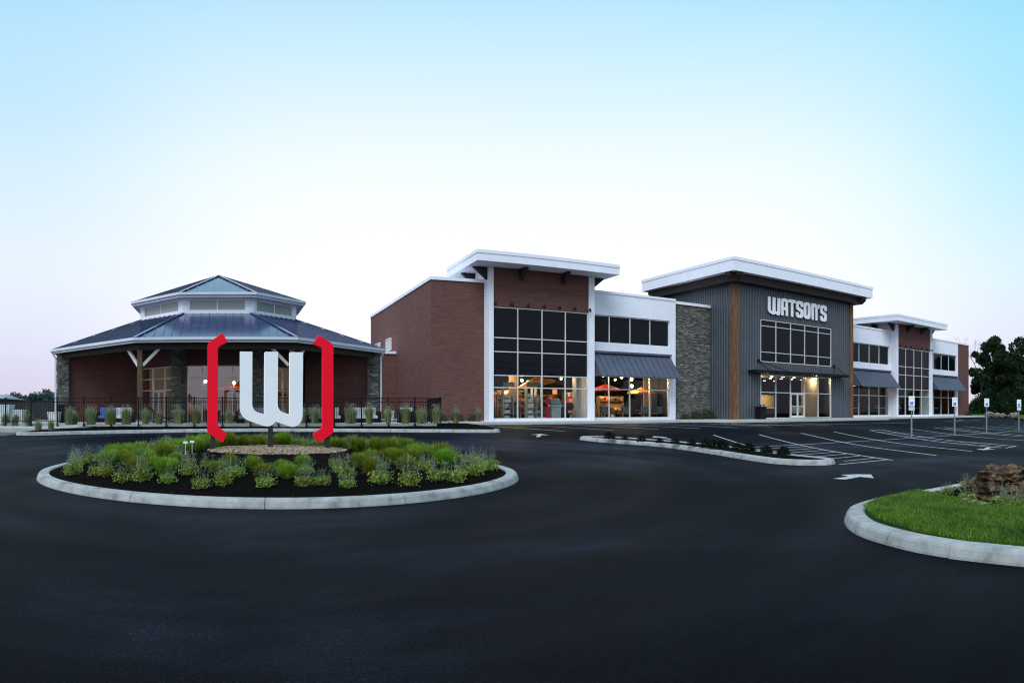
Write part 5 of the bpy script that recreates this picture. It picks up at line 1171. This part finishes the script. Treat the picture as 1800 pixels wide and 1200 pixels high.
# outer ring of sage, thinner towards the viewer
for i in range(52):
    q = 2 * math.pi * i / 52 + random.uniform(-.05, .05); r = 4.76 + .32 * abs(math.cos(q)) + random.uniform(-.25, .2); x, y = CX + r * math.cos(q), CY + r * math.sin(q)
    fr_ = -math.sin(q)
    if fr_ > .93 and random.random() < .25: continue
    put(x, y, 's', random.uniform(.95, 1.3) if fr_ > .3 else random.uniform(.95, 1.2), 'sage clump in the outermost ring, ' + where(x, y), 'outer ring of sage ' + where(x, y))
n_ = 0
for _ in range(5000):
    q = random.uniform(0, 6.2832); r = random.uniform(2.0, 4.25); x, y = CX + r * math.cos(q), CY + r * math.sin(q); fr_ = -math.sin(q)
    if y < CY and r < 3.05 and abs(x - CX) < 2.3: continue
    if y < CY and r < 2.3: continue
    dens = .42 if abs(math.cos(q)) > .55 or y > CY else .44
    if not free(x, y, dens): continue
    if math.hypot(x - CX, y - CY) < 1.95: continue
    k = 'f' if random.random() < (.72 if fr_ < .4 else .6) else 's'; s = random.uniform(.72, .95) if (fr_ > .45 and r < 4.0) else random.uniform(.9, 1.2)
    w_ = where(x, y)
    if k == 'f': put(x, y, 'f', s, 'soft bright green clump ' + w_, 'feathery clumps ' + w_)
    else: put(x, y, 's', s, 'sage clump inside the outer ring, ' + w_, 'inner sage ' + w_)
for x, y in ((-1.05, 15.9), (-.9, 16.0)):
    tag(MB().box(x - .05, x + .05, y, y + .006, mound(x, y) + .26, mound(x, y) + .31).bar((x, y + .01, mound(x, y) - .02), (x, y + .01, mound(x, y) + .26), .01, .01).build('plant_tag', 'sign_white'), 'small white plant tag on a stake in the left part of the round island', 'plant tag', 'white plant tags')
# tall reed grasses along the fence
def reed_mesh(seed, h=1.15, n=760):
    """uneven tuft of arching reed blades with wispy seed heads"""
    r = np.random.default_rng(seed); tu = r.uniform(-.13, .13, (5, 2)); th = r.uniform(.62, 1.0, 5); i = r.integers(0, 5, n); a = r.uniform(0, 6.283, n); q = np.abs(r.normal(0, .055, n))
    P = np.stack([tu[i, 0] + q * np.cos(a), tu[i, 1] + q * np.sin(a), np.zeros(n)], -1); hh = h * th[i] * r.uniform(.25, 1.0, n) ** .7; out = (.05 + .42 * r.uniform(0, 1, n) ** 2) * (hh / h); dx, dy = np.cos(a), np.sin(a); rows = []
    for f, wf in ((0, 1), (.45, .9), (.8, .6), (1, .1)):
        c = P + np.stack([dx * out * f ** 1.9, dy * out * f ** 1.9, hh * (f - .45 * out * f ** 3)], -1); t = np.stack([-dy, dx, 0 * dx], -1) * .0075 * wf; rows += [c - t, c + t]
    V = np.stack(rows, 1).reshape(-1, 3); k = (np.arange(n) * 8)[:, None]; Q = np.concatenate([k + np.array([[0, 1, 3, 2]]), k + np.array([[2, 3, 5, 4]]), k + np.array([[4, 5, 7, 6]])])
    m_ = 240; j = r.integers(0, 5, m_); b = r.uniform(0, 6.283, m_); o = r.uniform(.0, .24, m_); PV_, PQ = leafset(np.stack([tu[j, 0] + o * np.cos(b), tu[j, 1] + o * np.sin(b), h * th[j] * r.uniform(.6, 1.06, m_)], -1), np.stack([np.cos(b) * .4, np.sin(b) * .4, np.ones(m_)], -1) + r.normal(0, .25, (m_, 3)), .09, .011, seed)
    return mixed_mesh('reed_clump', [(V, Q, 0), (PV_, PQ, 1)], ['leaf_tall', 'plume'])
RM = [reed_mesh(60 + i, 1.0 + .05 * i) for i in range(4)]
def strip_front(x):
    for (ax, ay), (bx, by) in zip(front, front[1:]):
        if ax <= x <= bx: return ay + (by - ay) * (x - ax) / (bx - ax)
    return 31.0
for i, (px, s, dy) in enumerate(((68, .62, 1.5), (91, .6, 1.4), (50, .9, 3.4), (10, .85, 3.8), (28, .8, 3.8), (121, .95, 1.9), (130, .8, 2.2), (160, 1.05, 1.9), (193, 1.1, 1.7), (220, 1.05, 1.6), (254, .95, 1.5), (278, .8, 1.4), (313, .95, 1.4), (345, 1.0, 1.4), (403, .85, 1.3), (437, .8, 1.3), (462, .8, 1.3), (495, .8, 1.2), (530, .95, 1.2), (553, 1.0, 1.2), (617, 1.1, 1.3), (652, 1.05, 1.3), (680, 1.05, 1.4), (711, 1.05, 1.5), (741, 1.0, 1.6), (770, 1.0, 1.8), (803, .85, 2.4), (842, .8, 3.6))):
    t = math.tan((px - XN) / F); y = 32.0
    for _ in range(30): x = y * t; y = strip_front(x) + dy if x > -9.5 else 31.0 + dy * .9
    z = gz(y) + .13 + (.22 if x > -8 else .0)
    o = link('reed_clump', RM[i % 4], (x, y, z - .02), None, random.uniform(0, 6.28), (s, s, s * random.uniform(.9, 1.05)))
    tag(o, 'tall tufted reed grass in the planting strip before the fence', 'plant', 'reed grasses along the fence')
# dark low shrubs on the parking island
def shrub_mesh(seed, rad, h, n, mat, leaf=.06, name='shrub'):
    r = np.random.default_rng(seed); d = r.normal(size=(n, 3)); d /= np.linalg.norm(d, axis=1, keepdims=True); d[:, 2] = np.abs(d[:, 2]) * 1.0 - .15; q = r.uniform(.35, 1, (n, 1)) ** .6
    nz = np.array([1 + .35 * noise.noise((x * 2.3 + seed, y * 2.3, z * 2.3)) for x, y, z in d])[:, None]
    P = d * q * nz * np.array([rad, rad, h]); P[:, 2] = np.maximum(P[:, 2], .02) + .04
    V, Q = leafset(P, d + r.normal(0, .7, (n, 3)), leaf, leaf * .5, seed); st = []
    mb_v = []
    return np_mesh(name, V, Q, [mat])
SM = [shrub_mesh(80 + i, .27, .36, 1100, 'leaf_shrub_dark') for i in range(3)]
for i, (px, py) in enumerate(((1071, 770), (1098, 772), (1128, 775), (1160, 777), (1187, 779), (1216, 782), (1240, 784), (1257, 786), (1271, 786), (1297, 790), (1316, 792), (1347, 795), (1377, 798))):
    x, y = onground(px, py, .22); o = link('low_shrub', SM[i % 3], (x, y, gz(y) + .18), None, random.uniform(0, 6.28), random.uniform(.55, .9)); tag(o, 'small dark shrub on the long island beside the parking rows', 'shrub', 'dark shrubs on the parking island')
WM = [shrub_mesh(90 + i, .6, .8, 1500, 'leaf_wall_shrub', .08) for i in range(2)]
for i, (x, y, s, l) in enumerate(((34.6, 42.5, .95, 'dark leafy shrub at the foot of the stone panel'), (35.7, 42.4, 1.1, 'dark leafy shrub in the corner of stone panel and tower'), (33.6, 42.6, .6, 'smallest leafy shrub at the foot of the stone panel'), (14.6, 42.2, .75, 'low shrub before the brick end wall'), (15.7, 42.2, .7, 'low shrub in front of the brick wall by the white frame'), (13.5, 42.2, .65, 'low shrub at the left corner of the brick end wall'), (79.4, 42.2, .8, 'low shrub before the far brick end wall'))):
    tag(link('wall_shrub', WM[i % 2], (x, y, FL + .005), None, i * 1.3, s), l, 'shrub')
# bed at the right: boulder, plants, edging stones
def rock(name, loc, sx, sy, sz, seed, mat, sub=4, amp=.25):
    bm = bmesh.new(); bmesh.ops.create_icosphere(bm, subdivisions=sub, radius=1)
    for v in bm.verts:
        p = v.co.copy(); n = noise.fractal(p * 1.1 + Vector((seed * 3.1, 0, 0)), 1.0, 2.0, 5) * amp + noise.fractal(Vector((p.x * 1.5, p.y * 1.5, p.z * 3.6 + seed)), .8, 2.1, 6) * amp * .75 + abs(noise.noise(p * 3.0 + Vector((0, seed, 0)))) * -.22 * amp * 2
        v.co = p * (1 + n); v.co.x = math.copysign(abs(v.co.x) ** .8, v.co.x); v.co.z = math.copysign(abs(v.co.z) ** .75, v.co.z)
        v.co.x *= sx; v.co.y *= sy; v.co.z *= sz
    me = bpy.data.meshes.new(name); bm.to_mesh(me); bm.free(); me.materials.append(MAT[mat]); me.polygons.foreach_set('use_smooth', [sub > 3] * len(me.polygons))
    return link(name, me, loc)
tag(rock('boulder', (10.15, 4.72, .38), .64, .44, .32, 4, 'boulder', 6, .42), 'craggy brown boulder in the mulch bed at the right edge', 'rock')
for i, (px, py, s) in enumerate(((1697, 881, 1.2), (1713, 885, 1.3), (1727, 888.5, 1.0))):
    x, y = onground(px, py, .2); tag(rock('edging_stone', (x, y, .20), .10 * s, .07, .05, 11 + i, 'pale_boulder', 3), ['pale edging stone, leftmost between lawn and mulch', 'pale edging stone in the middle between lawn and mulch', 'pale edging stone, rightmost between lawn and mulch'][i], 'stone')
for i, (px, py, s, l) in enumerate(((1665, 862, .75, 'yellow-green sage by the back kerb of the lawn island'), (1698, 850, .8, 'sage half hidden left of the brown boulder'), (1698, 878, 1.0, 'sage clump before the left end of the boulder'), (1740, 876, 1.15, 'bright green sage in front of the boulder'), (1760, 889, 1.1, 'sage clump at the lawn edge below the boulder'), (1778, 889, 1.0, 'dark sage with lavender spikes at the right edge'), (1795, 888, 1.1, 'sage clump cut by the right edge of the picture'))):
    x, y = onground(px, py, .2); tag(link('sage_plant', SA[i % 5], (x, y, .13), None, i * .9, s * .9), l, 'plant')
pt = [(random.uniform(8.8, 12), random.uniform(2.5, 6.3)) for _ in range(2500)]
chips('bed_mulch_chips', [(x, y, .145) for x, y in pt if in_poly(x, y, bed)], 'mulch_chip', .024, .4, 9)
# ------------------------------------------------------------------ trees
def crown_mesh(seed, R_, Hc, n, leaf, mat, clumps=46):
    r = np.random.default_rng(seed); C = []
    for _ in range(clumps):
        d = r.normal(size=3); d /= np.linalg.norm(d); d *= r.uniform(.15, 1.25) ** .5; C.append((d[0] * R_, d[1] * R_, Hc * (.5 + .5 * d[2]), r.uniform(.10, .24) * R_))
    C = np.array(C); i = r.integers(0, clumps, n); d = r.normal(size=(n, 3)); d /= np.linalg.norm(d, axis=1, keepdims=True); q = r.uniform(.3, 1, (n, 1)) ** .5
    P = C[i, :3] + d * q * C[i, 3:4] * np.array([1, 1, .8]); V, Q = leafset(P, d + r.normal(0, .8, (n, 3)) + np.array([0, 0, -.2]), leaf, leaf * .55, seed)
    return np_mesh('crown', V, Q, [mat]), C
def tree(x, y, z, h, R_, label, seed, n=26000, leaf=.42, mat='leaf_tree', group=None, low=.18, clumps=75):
    o = thing('tree', (x, y, z), label, 'tree', group); me, C = crown_mesh(seed, R_, h * (1 - low), n, leaf, mat, clumps)
    link('crown', me, (0, 0, h * low), o); mb = MB(); r = random.Random(seed); pts_ = [Vector((x, y, z - .2))]; a = h * .022
    for k in range(1, 6): pts_.append(Vector((x + r.uniform(-.03, .03) * h, y + r.uniform(-.03, .03) * h, z + h * .15 * k)))
    for k, (p, q) in enumerate(zip(pts_, pts_[1:])): mb.tube(p, q, a * (1 - k * .17), a * (1 - (k + 1) * .17), 8)
    for c in C[::4]:
        s = pts_[r.randint(1, 4)]; e = Vector((x + c[0], y + c[1], z + h * low + c[2])); m_ = s.lerp(e, .5) + Vector((0, 0, -.04 * h)); mb.tube(s, m_, a * .4, a * .25, 6).tube(m_, e, a * .25, a * .08, 6)
    mb.build('trunk', 'bark', o, smooth=True); return o
def T_(px, d): x, y = dirp(px, d); return x, y
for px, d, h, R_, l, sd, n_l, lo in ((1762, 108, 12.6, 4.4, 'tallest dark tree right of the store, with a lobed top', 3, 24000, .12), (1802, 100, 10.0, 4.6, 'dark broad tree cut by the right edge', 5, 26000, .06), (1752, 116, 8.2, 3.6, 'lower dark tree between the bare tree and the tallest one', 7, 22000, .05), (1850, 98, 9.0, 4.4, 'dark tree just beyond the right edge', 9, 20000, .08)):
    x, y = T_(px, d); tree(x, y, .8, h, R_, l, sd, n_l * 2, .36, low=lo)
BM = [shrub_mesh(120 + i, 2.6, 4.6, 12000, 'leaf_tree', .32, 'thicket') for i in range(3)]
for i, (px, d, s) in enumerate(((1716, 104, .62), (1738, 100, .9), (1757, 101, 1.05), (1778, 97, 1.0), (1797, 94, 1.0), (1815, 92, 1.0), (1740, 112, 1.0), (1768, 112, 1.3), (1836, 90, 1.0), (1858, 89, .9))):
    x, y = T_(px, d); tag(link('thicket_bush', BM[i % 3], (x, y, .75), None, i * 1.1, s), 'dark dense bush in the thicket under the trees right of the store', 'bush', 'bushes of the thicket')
x, y = T_(1721, 101); bt_ = thing('bare_tree', (x, y, .75), 'leafless thin tree between the store and the dark trees', 'tree'); mb = MB(); rr = random.Random(5)
def limb(p, d, l, a, k):
    q = p + d * l; mb.tube(p, q, a, a * .68, 5, False)
    if k:
        for _ in range(2 if k > 1 else 3):
            v = Vector((rr.uniform(-1, 1), rr.uniform(-1, 1), rr.uniform(-.1, .6))) * .62; limb(q, (d + v).normalized(), l * rr.uniform(.68, .85), a * .64, k - 1)
limb(Vector((x, y, .6)), Vector((.25, 0, 1)).normalized(), 3.3, .11, 6); mb.build('trunk', 'bark', bt_)
for i, (px, d, s) in enumerate(((1739, 84, .7), (1748, 84, .5), (1753, 83, .55), (1762, 82, .5), (1783, 79, .75), (1776, 81, .4))):
    x, y = T_(px, d); tag(rock('boulder', (x, y, gz(min(y, 38)) + .14 + .25 * s), .95 * s, .7 * s, .55 * s, 30 + i, 'pale_boulder', 3), ['pale boulder, leftmost of the pile under the dark trees', 'small pale boulder second from left under the dark trees', 'pale boulder third from left under the dark trees', 'small boulder fourth from left under the dark trees', 'large brownish boulder beside the rightmost parking sign', 'smallest boulder left of the rightmost parking sign'][i], 'rock')
vg = []
for _ in range(9000):
    px, d = random.uniform(1688, 1812), random.uniform(66, 98); x, y = T_(px, d)
    if in_poly(x, y, verge): vg.append((x, y, gz(min(y, 38)) + .14))
V, T = blades(np.array(vg), .22, .05, .8, 12); tag(link('verge_grass', np_mesh('verge_grass', V, T, ['grass_blade'])), kind='stuff')
# far wood at the left, one mass with haze painted into its leaf colour
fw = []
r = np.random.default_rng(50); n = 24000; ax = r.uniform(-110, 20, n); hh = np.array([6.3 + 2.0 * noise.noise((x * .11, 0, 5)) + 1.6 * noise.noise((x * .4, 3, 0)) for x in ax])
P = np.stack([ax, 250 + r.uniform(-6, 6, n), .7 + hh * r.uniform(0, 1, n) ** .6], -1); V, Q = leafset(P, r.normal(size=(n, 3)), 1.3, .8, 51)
tag(link('far_wood', np_mesh('far_wood', V, Q, ['leaf_hazed'])), kind='stuff')
# ------------------------------------------------------------------ across the road behind the viewer: seen only mirrored in the glass
for i, (x, y, h, R_) in enumerate(((-24, -46, 10, 4.6), (-12, -50, 8, 4.0), (6, -48, 9, 4.4), (20, -52, 11, 5.0), (36, -48, 8, 4.4), (50, -54, 10, 5.0), (66, -50, 9, 4.6), (84, -50, 11, 5.2))):
    if i == 0: t0 = tree(x, y, 0, h, R_, 'tree across the road, mirrored in the store glass', 70, 9000, .7, group='trees across the road', clumps=40)
    else:
        c = copy_tree(t0); c.location = (x, y, 0); c.scale = (h / 10,) * 3; c.rotation_euler = (0, 0, i * 1.2)
pole0 = None
for i, x in enumerate((-30, 8, 46, 84)):
    if pole0 is None:
        pole0 = thing('utility_pole', (x, -30, 0), 'utility pole with cross-arm across the road, mirrored in the store glass', 'utility pole', 'utility poles across the road')
        MB().tube((x, -30, -.2), (x, -30, 11), .17, .11, 10).build('pole', 'bark', pole0)
        for z in (10.3, 9.2): MB().box(x - 1.3, x + 1.3, -30.07, -29.93, z - .07, z + .07).build('cross_arm', 'bark', pole0)
        MB().lathe((x + .38, -30, 7.4), [(.24, 0), (.24, .9)], 12).build('transformer', 'box_grey', pole0)
    else: c = copy_tree(pole0); c.location = (x, -30, 0)
for x0 in (-1.2, 0.0, 1.2):
    for z in (10.4, 9.3):
        mb = MB()
        for a in (-30, 8, 46):
            pv = None
            for k in range(13):
                t = k / 12; q = Vector((a + 38 * t + x0, -30 + x0 * .05, z - 3.2 * t * (1 - t)));
                if pv is not None: mb.tube(pv, q, .03, n=4, caps=False)
                pv = q
        tag(mb.build('power_line', 'black_metal'), 'overhead wire strung between the poles across the road', 'wire', 'overhead wires across the road')
